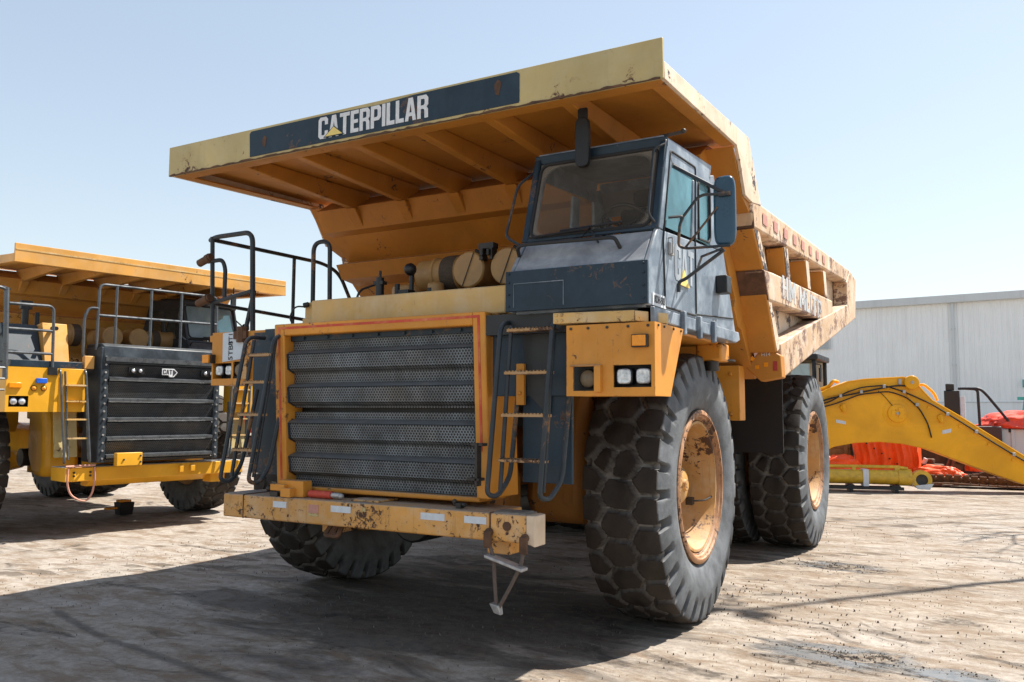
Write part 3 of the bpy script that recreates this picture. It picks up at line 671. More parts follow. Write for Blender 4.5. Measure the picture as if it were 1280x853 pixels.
    b.tube(arc_round([(mx, .56, 2.74), (X1 + .06, .60, 2.57), (X1 + .01, .62, 2.56), (X1 + .01, .62, 2.49)], .03), .012, 6)
    b.tube([(mx - .03, .545, 3.11), (mx + .05, .545, 3.11)], .016, 6); b.build('mirror_bracket', 'pipe', c)
    return c
M['mirror'] = plain('mirror_shell', (.02, .065, .11), .3, 0, .25, 4)

def truck_old():
    root = empty('dump_truck')
    tag(root, 'large weathered yellow dump truck with CATERPILLAR on its canopy and blue-grey cab', 'dump truck', 'rigid dump trucks parked in the yard')
    bed, can = build_body(root, True)
    chassis(root, True)
    c = cab(root, True)
    # canopy sign
    b = MB(); q = [(-1.29, 3.79), (1.285, 3.79), (1.29, 3.80), (1.29, 3.995), (1.27, 4.01), (.4, 4.012), (.1, 3.995), (-.5, 4.008), (-1.28, 4.008), (-1.30, 3.99)]
    b.prism(q, 'Y', .040, .045); sg = b.build('sign_band', 'blue', can)
    block_text('brand_lettering', 'CATERPILLAR', 'lettering', sg, -.53, .53, 3.818, 3.992, .0365)
    b = MB(); b.prism([(-.475, 3.822), (-.26, 3.822), (-.368, 3.905)], 'Y', .0335, .037); b.build('triangle_outline', 'blue', sg)
    b = MB(); b.prism([(-.455, 3.829), (-.28, 3.829), (-.368, 3.896)], 'Y', .031, .0345); b.build('triangle_mark', 'yellowmark', sg)
    b = MB(); b.prism([(1.10, 3.88), (1.13, 3.87), (1.15, 3.96), (1.12, 3.985), (1.09, 3.95)], 'Y', .0375, .0405); b.prism([(-1.14, 3.86), (-1.11, 3.85), (-1.10, 3.93), (-1.13, 3.95), (-1.15, 3.90)], 'Y', .0375, .0405); b.build('rust_spot', 'rusty', sg)
    b = MB(); q = [(-2.30, 3.761), (2.30, 3.761)]; x = 2.30
    while x > -2.29: q.append((x, 3.766 + random.uniform(0, .014))); x -= random.uniform(.02, .06)
    b.prism(q + [(-2.30, 3.766)], 'Y', .038, .048); b.build('weld_seam', 'rusty', can)
    # door lettering, plate
    block_text('door_lettering', 'CAT', 'doorwhite', c, .56, .99, 2.57, 2.82, 2.206, .002, 'X')
    b = MB(); b.prism([(.66, 2.545), (.86, 2.545), (.74, 2.66)], 'X', 2.208, 2.2165); b.build('door_triangle', 'yellowmark', c)
    b = MB(); b.box(2.206, 2.211, .115, .365, 2.345, 2.425); pl = b.build('number_plate', 'white', c)
    text('plate_number', 'RDH-583', 'ink', pl, .068, (2.213, .24, 2.385), SIDE, .75, .0005, .001)
    # cab mounting below sill
    b = MB(); b.box(1.9, 2.12, 2.0, 2.25, 2.10, 2.25); b.box(1.3, 2.1, .3, 2.2, 2.24, 2.33); b.build('cab_mount', 'yellow', root, .02)
    b = MB(); b.cyl((2.02, 2.05, 2.02), (2.02, 2.05, 2.10), .06); b.cyl((1.85, 1.95, 2.03), (1.85, 1.95, 2.10), .05); b.cyl((1.95, 2.3, 2.11), (1.95, 2.3, 2.125), .2, seg=20); b.build('mount_rubber', 'darkmetal', root)
    # deck
    b = MB(); b.box(-2.2, -1.0, .47, 2.2, 2.30, 2.36); b.box(-1.0, 1.15, .42, 2.0, 2.26, 2.33); b.build('deck', 'yellow', root, .006)
    # radiator surround
    sh = lambda p: (p.x, p.y + (2.37 - p.z) * .06, p.z)
    b = MB()
    b.box(-1.0, -.895, .085, .50, 1.07, 2.37); b.box(.895, 1.0, .085, .50, 1.07, 2.37); b.box(-.895, .895, .085, .50, 2.275, 2.37); b.box(-.895, .895, .12, .5, 1.04, 1.075)
    sr = b.shear(sh).build('radiator_surround', 'yellow', root, .010)
    b = MB(); b.box(-.955, -.937, .0815, .0845, 1.12, 2.345); b.box(.937, .955, .0815, .0845, 1.40, 2.345); b.box(-.937, .937, .0815, .0845, 2.327, 2.345); b.shear(sh).build('red_stripe', 'redfade', sr)
    b = MB(); b.box(-.9, .9, .32, .5, 1.05, 2.3); b.build('radiator_core', 'black', root)
    for z0, z1, za, zb in ((1.70, 2.272, (2.01, 2.135), (1.745, 1.87)), (1.08, 1.665, (1.455, 1.585), (1.19, 1.315))):
        b = MB()
        pf = [(.19, z0), (.19, zb[0] - .035), (.125, zb[0]), (.115, zb[1] - .012), (.14, zb[1]), (.19, zb[1] + .012), (.19, za[0] - .035), (.125, za[0]), (.115, za[1] - .012), (.14, za[1]), (.19, za[1] + .012), (.19, z1), (.215, z1), (.215, z0)]
        b.prism(pf, 'X', -.89, .885)
        g = b.shear(sh).build('grille', 'mesh', root, 0, 20)
        for za_ in (za, zb):
            e = MB()
            for xx in (-.90, .873): e.prism([(.18, za_[0] - .035), (.115, za_[0] - .004), (.108, za_[1] - .008), (.13, za_[1] + .006), (.18, za_[1] + .014)], 'X', xx, xx + .022)
            e.prism([(.112, za_[1] - .010), (.14, za_[1] + .006), (.19, za_[1] + .018), (.19, za_[1] + .024), (.136, za_[1] + .012), (.108, za_[1] - .006)], 'X', -.89, .885)
            e.shear(sh).build('louvre_edge', 'blue', g)
    b = MB(); b.box(-.895, .895, .16, .20, 2.235, 2.274)
    for k in range(7): b.cyl((-.75 + k * .25, .165, 2.255), (-.75 + k * .25, .145, 2.255), .012, seg=8)
    b.shear(sh).build('grille_header', 'blue', root)
    b = MB(); b.box(.965, .985, .02, .08, 1.17, 1.46); b.box(.93, 1.02, .03, .10, 1.44, 1.46); b.box(.90, 1.0, .02, .10, 1.205, 1.225); b.build('door_latch', 'darkmetal', sr, .003)
    # tank above radiator
    b = MB(); b.box(-.78, 1.06, .27, .62, 2.372, 2.575); b.build('header_tank', 'tan', root, .012)
    b = MB(); b.box(-.93, -.79, .33, .6, 2.37, 2.44); b.box(-.95, -.86, .38, .5, 2.44, 2.58); b.build('deck_box', 'tan', root, .006)
    b = MB(); b.box(-.845, -.785, .36, .52, 2.445, 2.585); b.tube(arc_round([(-.92, .36, 2.54), (-1.02, .33, 2.55), (-1.08, .33, 2.45), (-1.02, .33, 2.38)], .06), .008, 6); b.cyl((-.93, .34, 2.55), (-.89, .36, 2.56), .022); b.build('relay_box', 'black', root, .006)
    # air cleaners
    def can_(name, o, axis, r, L, flip=1):
        b = MB(); p = [(0.001, 0), (r * .93, 0), (r, .012), (r, .04), (r * .93, .05), (r * .93, L * .55), (r * 1.01, L * .57), (r * 1.01, L * .62), (r * .9, L * .64), (r * .9, L), (.001, L)]
        b.lathe([(q, a * flip) for q, a in p], o, axis, 36)
        return b.build(name, 'canister', root)
    a1 = can_('air_cleaner', (.35, .88, 2.835), 'Y', .15, .6); a2 = can_('air_cleaner', (.71, .88, 2.835), 'Y', .15, .6); a3 = can_('air_cleaner', (.17, 1.10, 2.85), 'X', .15, .42, -1)
    for a, x in ((a1, .35), (a2, .71)):
        b = MB(); b.tube([(x - .05, .872, 2.70), (x + .06, .872, 2.975)], .004, 5); b.tube([(x + .06 + .0, .90, 2.99), (x + .10, .90, 2.97)], .015, 6); b.build('retaining_clip', 'darkmetal', a)
    b = MB(); b.lathe([(.153, -.02), (.158, -.05), (.158, -.13), (.153, -.16)], (.17, 1.10, 2.85), 'X', 40); b.build('filter_screen', 'screen', a3)
    b = MB(); b.box(.46, .60, .86, .94, 2.99, 3.035); b.box(.47, .50, .86, .94, 2.90, 2.99); b.box(.56, .59, .86, .94, 2.90, 2.99); b.cyl((.50, .85, 2.93), (.50, .85, 2.98), .015); b.cyl((.56, .85, 2.93), (.56, .85, 2.98), .015); b.build('service_indicator', 'darkmetal', root)
    b = MB(); b.cyl((-.43, .72, 2.60), (-.43, .72, 2.80), .035); b.cyl((-.43, .72, 2.8), (-.43, .72, 2.86), .012); b.box(-.48, -.38, .69, .75, 2.74, 2.77)
    b.cyl((-.27, .75, 2.60), (-.27, .75, 2.74), .022); b.cyl((-.16, .80, 2.6), (-.16, .80, 2.82), .02); b.ball((-.16, .78, 2.86), .055); b.box(-.5, -.08, .68, .82, 2.57, 2.61); b.box(-.22, -.12, .7, .8, 2.6, 2.68)
    b.tube(arc_round([(-.47, .70, 2.74), (-.6, .66, 2.70), (-.62, .62, 2.56)], .05), .010, 6); b.cyl((.0, .85, 2.6), (.0, .85, 2.70), .03); b.build('valve_set', 'black', root)
    b = MB(); b.cyl((.02, .9, 2.58), (.02, .9, 2.75), .07); b.cyl((-.5, 1.3, 2.35), (-.5, 1.3, 2.8), .2, seg=20); b.box(-.6, .9, .9, 1.5, 2.33, 2.68); b.build('engine_cover', 'canister', root, .02)
    # ledge below cab and light box
    b = MB(); b.hexa([(1.57, .0, 2.245), (2.13, .0, 2.235), (2.13, .30, 2.235), (1.57, .30, 2.245), (1.57, .0, 2.315), (2.13, .0, 2.305), (2.13, .30, 2.305), (1.57, .30, 2.315)])
    b.hexa([(2.133, .0, 2.236), (2.265, .25, 2.236), (2.22, .30, 2.236), (2.133, .30, 2.236), (2.133, .0, 2.303), (2.265, .25, 2.303), (2.22, .30, 2.303), (2.133, .30, 2.303)])
    for x in (1.595, 1.635):
        for z in (2.262, 2.298): b.cyl((x, 0, z), (x, -.01, z), .010, seg=8)
    b.build('step_ledge', 'tan', root, .004)
    b = MB(); b.box(1.0, 2.2, .10, .32, 2.20, 2.34); b.build('cab_base', 'black', root)
    # light box with lamp openings built from strips
    def lightbox(xa, xb, z0, z1, y, holes, name, mat, back):
        b = MB()
        b.prism([(y + .0125, z1), (y + back[0], z1), (y + back[1], z0), (y + .0125, z0)], 'X', *((xb - .02, xb) if xb > 0 else (xa, xa + .02)))
        b.box(xa + .021, xb - .021, y + .0125, y + back[0], z1 - .012, z1 - .001); b.box(xa + .021, xb - .021, y + .0125, y + back[1], z0 + .001, z0 + .012)
        xs = [xa] + [v for h in holes for v in h[:2]] + [xb]
        for i in range(0, len(xs), 2):
            if xs[i + 1] > xs[i]: b.box(xs[i], xs[i + 1], y, y + .012, z0, z1)
        for h in holes: b.box(h[0], h[1], y, y + .012, h[3], z1); b.box(h[0], h[1], y, y + .012, z0, h[2])
        o = b.build(name, mat, root, 0)
        b = MB(); b.box(xa + .02, xb - .025, y + .10, y + .11, z0 + .015, z1 - .02); b.build('lamp_recess', 'black', o)
        return o
    lb = lightbox(1.667, 2.262, 1.775, 2.228, .0, [(1.715, 1.885, 1.808, 1.962), (1.99, 2.238, 1.828, 1.966)], 'light_box', 'yellow', (.56, .285))
    b = MB()
    for x in (1.70, 1.82, 1.95, 2.09, 2.22): b.cyl((x, 0, 2.205), (x, -.008, 2.205), .009, seg=8)
    for y in (.06, .17, .35, .5): b.cyl((2.262, y, 2.21), (2.27, y, 2.21), .008, seg=8)
    b.build('bolt', 'darkmetal', lb)
    lamp(lb, 1.80, .04, 1.886, .062, 'amberdull', name='round_headlight')
    b = MB(); b.box(1.872, 1.915, -.035, .0, 1.800, 1.962); b.prism([(-.035, 1.962), (.0, 1.962), (.0, 1.975), (-.03, 1.968)], 'X', 1.70, 1.915); b.build('lamp_guard', 'yellow', lb, .003)
    lamp(lb, 2.05, .03, 1.897, .055, square=True); lamp(lb, 2.178, .03, 1.897, .055, square=True)
    b = MB(); b.box(2.12, 2.225, -.03, .0, 2.072, 2.152); a = b.build('turn_signal', 'darkmetal', lb, .004)
    b = MB(); b.box(2.127, 2.215, -.038, -.028, 2.08, 2.146); b.build('lens', 'amber', a, .004)
    l2 = lightbox(-2.14, -1.45, 1.90, 2.38, .45, [(-2.12, -1.885, 1.96, 2.10), (-1.86, -1.70, 1.96, 2.11)], 'light_box', 'yellow', (.5, .3))
    lamp(l2, -2.055, .47, 2.035, .05, square=True); lamp(l2, -1.94, .48, 2.035, .05, square=True); lamp(l2, -1.79, .46, 2.035, .062, 'amberdull', name='round_headlight')
    b = MB(); b.box(-1.72, -1.64, .40, .45, 1.95, 2.12); b.build('lamp_guard', 'bumper', l2, .004)
    b = MB(); b.box(-2.19, -2.09, .40, .45, 2.10, 2.18); a = b.build('turn_signal', 'darkmetal', l2, .004)
    b = MB(); b.box(-2.19, -2.105, .38, .402, 2.103, 2.177); b.build('lens', 'amber', a, .004)
    b = MB(); b.prism([(-1.995, 2.37), (-1.735, 2.385), (-1.735, 2.15), (-1.77, 2.13), (-1.99, 2.11)], 'Y', .440, .448); pp = b.build('notice_sheet', 'paper', l2)
    text('notice_writing', '5TBT', 'ink', pp, .075, (-1.885, .438, 2.215), (R(90), R(-90), 0), 1.1, .0004, .001); text('notice_writing', 'BT1', 'ink', pp, .07, (-1.89, .438, 2.315), (R(90), R(-90), 0), 1., .0004, .001)
    # panel behind ladders
    b = MB(); b.box(-1.45, -1.01, .30, .33, 1.15, 2.34); b.box(-1.28, -1.01, .26, .295, 1.15, 2.36); b.build('ladder_backing', 'blue', root)
    b = MB(); b.box(1.02, 1.70, .16, .19, 1.78, 2.33); b.box(1.25, 1.62, .18, .21, 1.20, 1.80); bk = b.build('ladder_backing', 'blue', root, .004)
    b = MB(); b.prism([(1.25, 2.33), (1.52, 2.33), (1.46, 1.65), (1.30, 1.80)], 'Y', .15, .158); b.build('backing_recess', 'black', bk)
    b = MB(); b.box(1.23, 1.29, .12, .15, 1.72, 2.0)
    for z in (1.80, 1.95): b.cyl((1.26, .12, z), (1.26, .108, z), .013, seg=8)
    b.build('bracket', 'yellow', bk, .003)
    ladder(root, 1.24, 1.19, .32, 2.23, 1.13, (.03, -.02), 'pipe', 'rung', (2.215, 1.93, 1.65, 1.355))
    ladder(root, -1.20, -1.29, .245, 2.23, 1.12, (.06, -.05), 'pipe', 'rung', (2.12, 1.90, 1.64, 1.36), ret=.03)
    # bumper
    b = MB(); b.box(-1.425, 1.10, .0, .45, .82, 1.003); b.box(1.10, 1.375, .0, .19, .82, 1.003); bp = b.build('bumper', 'bumper', root, .012)
    b = MB(); b.hexa([(1.376, .0, .82), (1.43, .02, .80), (1.43, .17, .80), (1.376, .19, .82), (1.376, .0, 1.003), (1.43, .02, 1.0), (1.43, .17, 1.0), (1.376, .19, 1.003)]); b.build('end_plate', 'bleached', bp, .005)
    b = MB(); b.box(1.12, 1.36, .02, .18, 1.004, 1.010); b.box(-1.40, -1.20, .03, .30, 1.004, 1.010)
    for k in range(18): b.box(1.125 + k * .0125, 1.131 + k * .0125, .03, .17, 1.010, 1.016)
    b.build('tread_plate', 'rust_floor', bp)
    b = MB(); b.box(-1.20, -1.192, -.004, .44, .82, 1.008); b.box(1.10, 1.108, -.004, .18, .82, 1.008); b.build('weld_seam', 'rusty', bp)
    b = MB()
    for x0, x1 in ((-.87, -.73), (-.28, -.09), (.54, .74), (.90, 1.075)): b.box(x0, x1, -.003, .0, .925, .972)
    b.build('reflector', 'white', bp)
    b = MB(); b.box(-.50, -.402, -.003, 0, .905, .967); b.build('warning_label', 'pink', bp)
    b = MB(); b.box(-.50, -.402, -.003, 0, .88, .902); b.box(.02, .05, -.003, 0, .945, .975); b.build('small_label', 'cream', bp)
    b = MB(); b.box(-.16, .10, .08, .32, 1.004, 1.02); b.build('centre_step', 'bumper', bp, .003)
    b = MB(); b.cyl((1.235, 0, .925), (1.235, -.012, .925), .03, seg=10)
    for x in (-.35, -.30): b.tube(arc_round([(x, .1, .82), (x - .03, .05, .74), (x + .05, .05, .74), (x + .05, .1, .82)], .03), .02, 6)
    b.build('plug', 'rusty', bp)
    b = MB(); b.box(1.02, 1.20, .1, .35, .72, .82); b.box(-.5, -.35, .15, .35, .74, .82); b.build('tow_lug', 'bumper', bp, .01)
    b = MB(); b.box(-.88, -.62, .06, .16, 1.006, 1.13); b.box(-.93, -.78, .02, .10, 1.05, 1.10); b.box(-.80, -.70, .0, .06, 1.006, 1.075); b.build('bumper_box', 'yellow', bp, .004)
    b = MB(); b.cyl((-.96, .06, 1.03), (-.80, .05, 1.045), .016); b.ball((-.97, .05, 1.06), .025); b.box(-.94, -.86, .03, .09, 1.006, 1.04)
    b.cyl((.74, .12, 1.03), (.84, .11, 1.03), .015); b.box(.77, .81, .09, .14, 1.006, 1.04); b.ball((.755, .10, 1.05), .018); b.build('hose_fitting', 'darkmetal', bp)
    b = MB(); b.cyl((-.58, .10, 1.035), (-.36, .10, 1.035), .030); b.build('fire_bottle', 'redfade', bp); 
    b = MB(); b.cyl((-.36, .10, 1.035), (-.28, .10, 1.035), .02); b.ball((-.27, .10, 1.03), .022); b.build('bottle_valve', 'alu', bp)
    # hanging rope step
    b = MB()
    for x, z in ((1.105, .88), (1.375, .86)):
        b.cyl((x, 0, z), (x, -.03, z), .028, seg=12); b.box(x - .028, x + .028, -.045, -.02, z - .10, z + .01)
    b.build('rope_clamp', 'rusty', bp, .006)
    b = MB(); b.tube(arc_round([(1.12, -.03, .80), (1.15, -.03, .72), (1.16, -.03, .55), (1.175, -.03, .40)], .05), .013, 8); b.tube(arc_round([(1.372, -.03, .78), (1.36, -.03, .70), (1.28, -.03, .55), (1.19, -.03, .40)], .05), .013, 8); b.build('rope', 'cable', bp)
    b = MB(); b.hexa([(1.11, -.09, .725), (1.39, -.09, .655), (1.39, .0, .655), (1.11, .0, .725), (1.11, -.09, .745), (1.39, -.09, .675), (1.39, .0, .675), (1.11, .0, .745)]); b.build('hanging_step', 'alu', bp, .004)
    b = MB(); b.hexa([(1.165, -.05, .37), (1.215, -.05, .36), (1.215, -.01, .36), (1.165, -.01, .37), (1.135, -.06, .43), (1.20, -.06, .42), (1.20, 0, .42), (1.135, 0, .43)]); b.build('rope_end', 'alu', bp, .004)
    # guard rails of the left deck
    r = .020; b = MB()
    b.tube(arc_round([(-2.20, .50, 2.32), (-2.20, .46, 3.28)], .05), r, 8)
    b.tube(arc_round([(-2.27, .50, 3.262), (-2.15, .46, 3.275), (-1.68, .46, 3.275), (-1.68, .50, 2.30)], .10, 8), r * 1.15, 8)
    b.tube([(-2.27, .50, 2.66), (-1.68, .47, 2.74)], r, 8)
    b.tube(arc_round([(-2.20, .50, 3.255), (-2.2, 1.95, 3.27), (-2.2, 2.22, 3.2), (-2.2, 2.55, 2.72), (-2.2, 2.55, 2.4)], .25, 8), r, 8)
    b.tube([(-2.2, .50, 2.66), (-2.2, 2.3, 2.61)], r * .9, 8)
    b.tube([(-2.2, 1.52, 2.35), (-2.2, 1.52, 3.26)], r * .9, 8)
    b.tube([(-1.68, .5, 2.75), (-1.76, .48, 2.36)], r, 8)
    b.tube(arc_round([(-2.22, .45, 3.05), (-2.08, .48, 3.06), (-2.06, .5, 2.98), (-2.06, .5, 2.68)], .08), r, 8)
    b.build('guard_rail', 'pipe', root)
    b = MB()
    for z in (2.68, 3.06): b.cyl((-2.34, .44, z - .02), (-2.18, .44, z + .03), .036); b.cyl((-2.24, .44, z + .01), (-2.20, .44, z + .022), .044)
    b.cyl((-1.76, .45, 2.28), (-1.76, .45, 2.42), .05, seg=8); b.box(-1.84, -1.68, .42, .46, 2.31, 2.38); b.build('rail_socket', 'rusty', root)
    b = MB(); b.tube(arc_round([(-1.18, .72, 2.35), (-1.17, .70, 3.17), (-.98, .70, 3.17), (-.98, .72, 2.35)], .09, 8), r, 8); b.build('grab_hoop', 'pipe', root)
    # mirror under the canopy
    b = MB(); q = []
    for k in range(28):
        t = 2 * math.pi * k / 28; q.append((1.625 + .052 * math.copysign(abs(math.cos(t)) ** .55, math.cos(t)), 3.545 + .175 * math.copysign(abs(math.sin(t)) ** .33, math.sin(t))))
    b.prism(q, 'Y', .33, .375); b.box(1.59, 1.66, .34, .37, 3.71, 3.79)
    b.build('canopy_mirror', 'flap', can, .006)
    b = MB(); b.tube([(2.15, .45, 3.53), (2.30, .47, 3.545)], .012, 6); b.ball((2.31, .47, 3.55), .018); b.build('roof_antenna', 'darkmetal', c)
    return root
truck_old()

def truck_new():
    root = empty('dump_truck', (-6.218, 3.137, 0), 1.388, .913)
    tag(root, 'bright yellow dump truck with black louvred grille parked behind on the left', 'dump truck', 'rigid dump trucks parked in the yard')
    sub = root
    bed, can = build_body(root, False)
    # its canopy sits a little narrower and higher
    for o in (bed, can): o.scale = (.957, 1, 1); o.location = (0, 0, .115)
    b = MB(); b.box(-2.3, 2.3, .040, .044, 3.935, 3.955); b.build('grey_stripe', 'tan', can)
    chassis(root, False); c = cab(root, False); c.location = (-.62, .25, .16)
    # grille box
    b = MB(); b.box(-1.03, -.91, -.08, .45, 1.06, 2.76); b.box(.80, .90, -.08, .45, 1.06, 2.76); b.box(-.91, .80, -.02, .45, 1.06, 2.76)
    b.prism([(-.10, 2.52), (-.08, 2.78), (.0, 2.82), (.5, 2.82), (.5, 2.5)], 'X', -1.0, .88); g = b.build('grille_box', 'newblue', root, .015)
    b = MB(); b.box(-.97, .85, -.115, -.08, 2.55, 2.62)
    for z in (2.285, 1.965, 1.68, 1.40, 1.14): b.prism([(-.02, z + .02), (-.085, z - .02), (-.10, z - .005), (-.10, z + .03), (-.02, z + .045)], 'X', -.90, .79)
    b.build('louvre_bar', 'newpipe', g)
    b = MB()
    for z0, z1 in ((2.33, 2.30 + .22), (2.01, 2.265), (1.725, 1.945), (1.445, 1.66), (1.185, 1.38), (1.07, 1.12)): b.prism([(-.03, z0), (-.075, z1 - .02), (-.06, z1), (-.02, z1), (-.02, z0)], 'X', -.905, .795)
    b.build('grille_panel', 'mesh2', g)
    for x0 in (-.62, .56):
        b = MB(); b.box(x0, x0 + .24, -.095, -.06, 2.375, 2.475); b.build('lamp_slot', 'black', g)
        lamp(g, x0 + .06, -.105, 2.425, .035, name='small_lamp'); lamp(g, x0 + .17, -.105, 2.425, .035, name='small_lamp')
    b = MB(); b.prism([(-.105, 2.475), (.09, 2.475), (.15, 2.42), (.09, 2.345), (.02, 2.345), (.0, 2.375), (-.105, 2.375)], 'Y', -.105, -.09); bd = b.build('badge', 'lettering', g, .003)
    block_text('badge_lettering', 'CAT', 'ink', bd, -.09, .06, 2.39, 2.462, -.1075, .002)
    b = MB(); b.prism([(.072, 2.36), (.132, 2.42), (.085, 2.46), (.072, 2.46)], 'Y', -.1085, -.106); b.build('badge_arrow', 'ink', bd)
    for k, xx in enumerate((-.96, .845)):
        b = MB()
        for j in range(14): b.cyl((xx, -.08, 1.12 + j * .115), (xx, -.10, 1.12 + j * .115), .014, seg=8)
        b.build('grille_bolt', 'alu', g)
    # decks and light boxes
    def lightbox(xa, xb, holes):
        z0, z1, y = 1.80, 2.42, 0.
        b = MB(); xs = [xa] + [v for h in holes for v in h[:2]] + [xb]
        for i in range(0, len(xs), 2): b.box(xs[i], xs[i + 1], y, y + .012, z0, z1)
        for h in holes: b.box(h[0], h[1], y, y + .012, h[3], z1); b.box(h[0], h[1], y, y + .012, z0, h[2])
        for x0 in (xa, xb - .012): b.prism([(y + .013, z1), (.6, z1), (.4, z0), (y + .013, z0)], 'X', x0, x0 + .012)
        b.box(xa + .013, xb - .013, y + .013, .42, z0, z0 + .01); b.box(xa + .013, xb - .013, y + .013, .6, z1 - .012, z1)
        o = b.build('light_box', 'newyellow', root, 0)
        b = MB(); b.box(xa + .03, xb - .03, .12, .13, z0 + .02, z1 - .02); b.build('lamp_recess', 'black', o); return o
    for sx in (-1, 1):
        xa, xb = sorted((sx * 1.58, sx * 2.25)); h = sorted((sx * 1.96, sx * 2.21))
        lb = lightbox(xa, xb, [(h[0], h[1], 1.87, 2.02)])
        lamp(lb, sx * 2.14, .03, 1.945, .055, name='headlight'); lamp(lb, sx * 2.03, .03, 1.945, .055, name='headlight')
        x0, x1 = sorted((sx * 2.22, sx * 2.06)); b = MB(); b.box(x0, x1, -.03, 0, 2.13, 2.20); b.build('turn_signal', 'amber', lb, .005)
        x0, x1 = sorted((sx * 1.88, sx * 1.74)); b = MB(); b.box(x0, x1, -.04, 0, 2.20, 2.27); b.build('blue_lamp', 'bluelens', lb, .006)
        lamp(lb, sx * 1.90, -.005, 2.13, .04, 'amber', name='round_reflector'); lamp(lb, sx * 1.77, -.005, 2.13, .04, 'amber', name='round_reflector')
        x0, x1 = sorted((sx * 1.20, sx * 1.575)); b = MB(); b.box(x0, x1, .005, .30, 1.80, 2.42); b.build('ladder_head', 'newyellow', root, .005)
        b = MB(); b.prism([(.10, 1.15), (.12, 1.15), (.22, 1.80), (.20, 1.80)], 'X', x0 + .03, x1 - .03); b.build('ladder_backing', 'cream', root)
    b = MB(); b.box(-2.25, 1.0, .6, 2.2, 2.32, 2.42); b.box(-2.2, -1.25, .02, .62, 2.425, 2.52); b.build('deck', 'blue', root, .006)
    b = MB(); b.prism([(.15, 2.50), (.9, 2.50), (.8, 3.02), (.4, 3.05)], 'X', -2.22, -1.75); b.build('deck_cabinet', 'blue', root, .01)
    b = MB(); b.prism([(.10, 2.50), (.35, 2.50), (.45, 3.06), (.25, 3.08)], 'X', -1.74, -1.40); b.box(-1.45, -1.2, .7, 1.0, 2.5, 2.95); b.box(-1.2, -.6, .7, 1.2, 2.44, 2.62); b.box(-1.22, -1.08, .02, .12, 2.43, 2.62); b.build('deck_bracket', 'newbody', root, .008)
    b = MB(); b.cyl((-1.62, .05, 2.99), (-1.62, .2, 3.0), .03)
    b.box(-1.62, -1.55, .35, .40, 2.72, 2.92); b.build('bracket_slot', 'black', root)
    ladder(root, -1.50, -1.42, .28, 2.36, 1.09, (-.02, -.06), 'newpipe', 'tan', (2.18, 1.95, 1.69, 1.42))
    ladder(root, 1.22, 1.14, .28, 2.36, 1.09, (-.02, -.06), 'newpipe', 'tan', (2.18, 1.95, 1.69, 1.42))
    # rails
    r = .022; b = MB()
    b.tube(arc_round([(-1.03, .1, 2.72), (-1.02, .1, 3.71), (.90, .1, 3.72), (.92, .1, 2.72)], .10, 6), r, 8)
    b.tube([(-1.02, .1, 3.24), (.91, .1, 3.26)], r, 8)
    for x in (-.76, -.22, .28): b.tube([(x, .1, 2.80), (x, .1, 3.71)], r, 8)
    b.tube(arc_round([(-1.02, .1, 3.34), (-1.16, .1, 3.34), (-1.22, .1, 3.2), (-1.22, .1, 2.62), (-1.14, .1, 2.56)], .08), r, 8)
    b.build('centre_rail', 'newpipe', root)
    b = MB(); b.tube(arc_round([(-2.26, .02, 3.29), (-1.68, .02, 3.30), (-1.66, .02, 2.36)], .09), r, 8)
    for z in (2.945, 2.62): b.tube([(-2.3, .02, z), (-1.67, .02, z)], r * .9, 8)
    b.tube([(-2.26, .02, 2.25), (-2.3, .02, 3.5)], r * 1.6, 8); b.tube(arc_round([(-2.27, .02, 3.48), (-2.27, .3, 3.55), (-2.27, 1.2, 3.5), (-2.27, 2.0, 3.3)], .1), r, 8)
    b.tube(arc_round([(-2.28, .02, 3.46), (-2.38, .0, 3.50), (-2.55, .0, 3.50)], .06), r, 8); b.tube([(-2.45, .0, 2.3), (-2.45, 0, 3.35)], r, 8); b.tube([(-2.27, .3, 2.9), (-2.27, 2.0, 2.9)], r, 8)
    for z in (2.1, 2.25, 2.4): b.tube([(-2.50, .0, z), (-2.27, .0, z)], r * .7, 6)
    b.build('deck_rail', 'newpipe', root)
    b = MB(); b.box(-1.73, -1.61, -.03, .05, 2.32, 2.43); b.build('rail_socket', 'black', root)
    # air cleaners
    for x, ax, L, fl in ((-1.30, 'X', .45, 1), (-.45, 'Y', .6, 1), (-.02, 'Y', .6, 1), (.65, 'X', .42, -1)):
        b = MB(); rr = .165 if ax == 'Y' else .17; p = [(.001, 0), (rr * .93, 0), (rr, .012), (rr, .04), (rr * .93, .05), (rr * .93, L * .55), (rr * 1.02, L * .57), (rr * 1.02, L * .64), (rr * .9, L * .66), (rr * .9, L), (.001, L)]
        o = (x, .85 if ax == 'Y' else 1.08, 3.0); b.lathe([(q, a * fl) for q, a in p], o, ax, 32); a_ = b.build('air_cleaner', 'canister', root)
        if ax == 'X': b = MB(); b.lathe([(rr * 1.03, .28 * fl), (rr * 1.04, .30 * fl), (rr * 1.04, .38 * fl), (rr * 1.0, .4 * fl)], o, 'X', 32); b.build('filter_screen', 'screen', a_)
    b = MB(); b.cyl((-1.88, .5, 3.0), (-1.88, .5, 3.4), .045); b.box(-1.95, -1.8, .46, .54, 3.28, 3.40); b.cyl((-1.70, .55, 3.05), (-1.70, .55, 3.25), .03); b.build('horn', 'black', root)
    # bumper
    b = MB(); b.box(-1.425, 1.425, 0, .5, .80, 1.0); b.prism([(.15, .80), (.5, .80), (.5, .70), (.3, .70)], 'X', -1.0, 1.2); bp = b.build('bumper', 'newyellow', root, .012)
    b = MB(); b.box(-1.424, -1.05, -.006, .0, .81, .99); b.box(-1.055, -1.045, -.008, .49, .80, 1.004)
    b.build('bumper_end', 'newyellow', bp, .003)
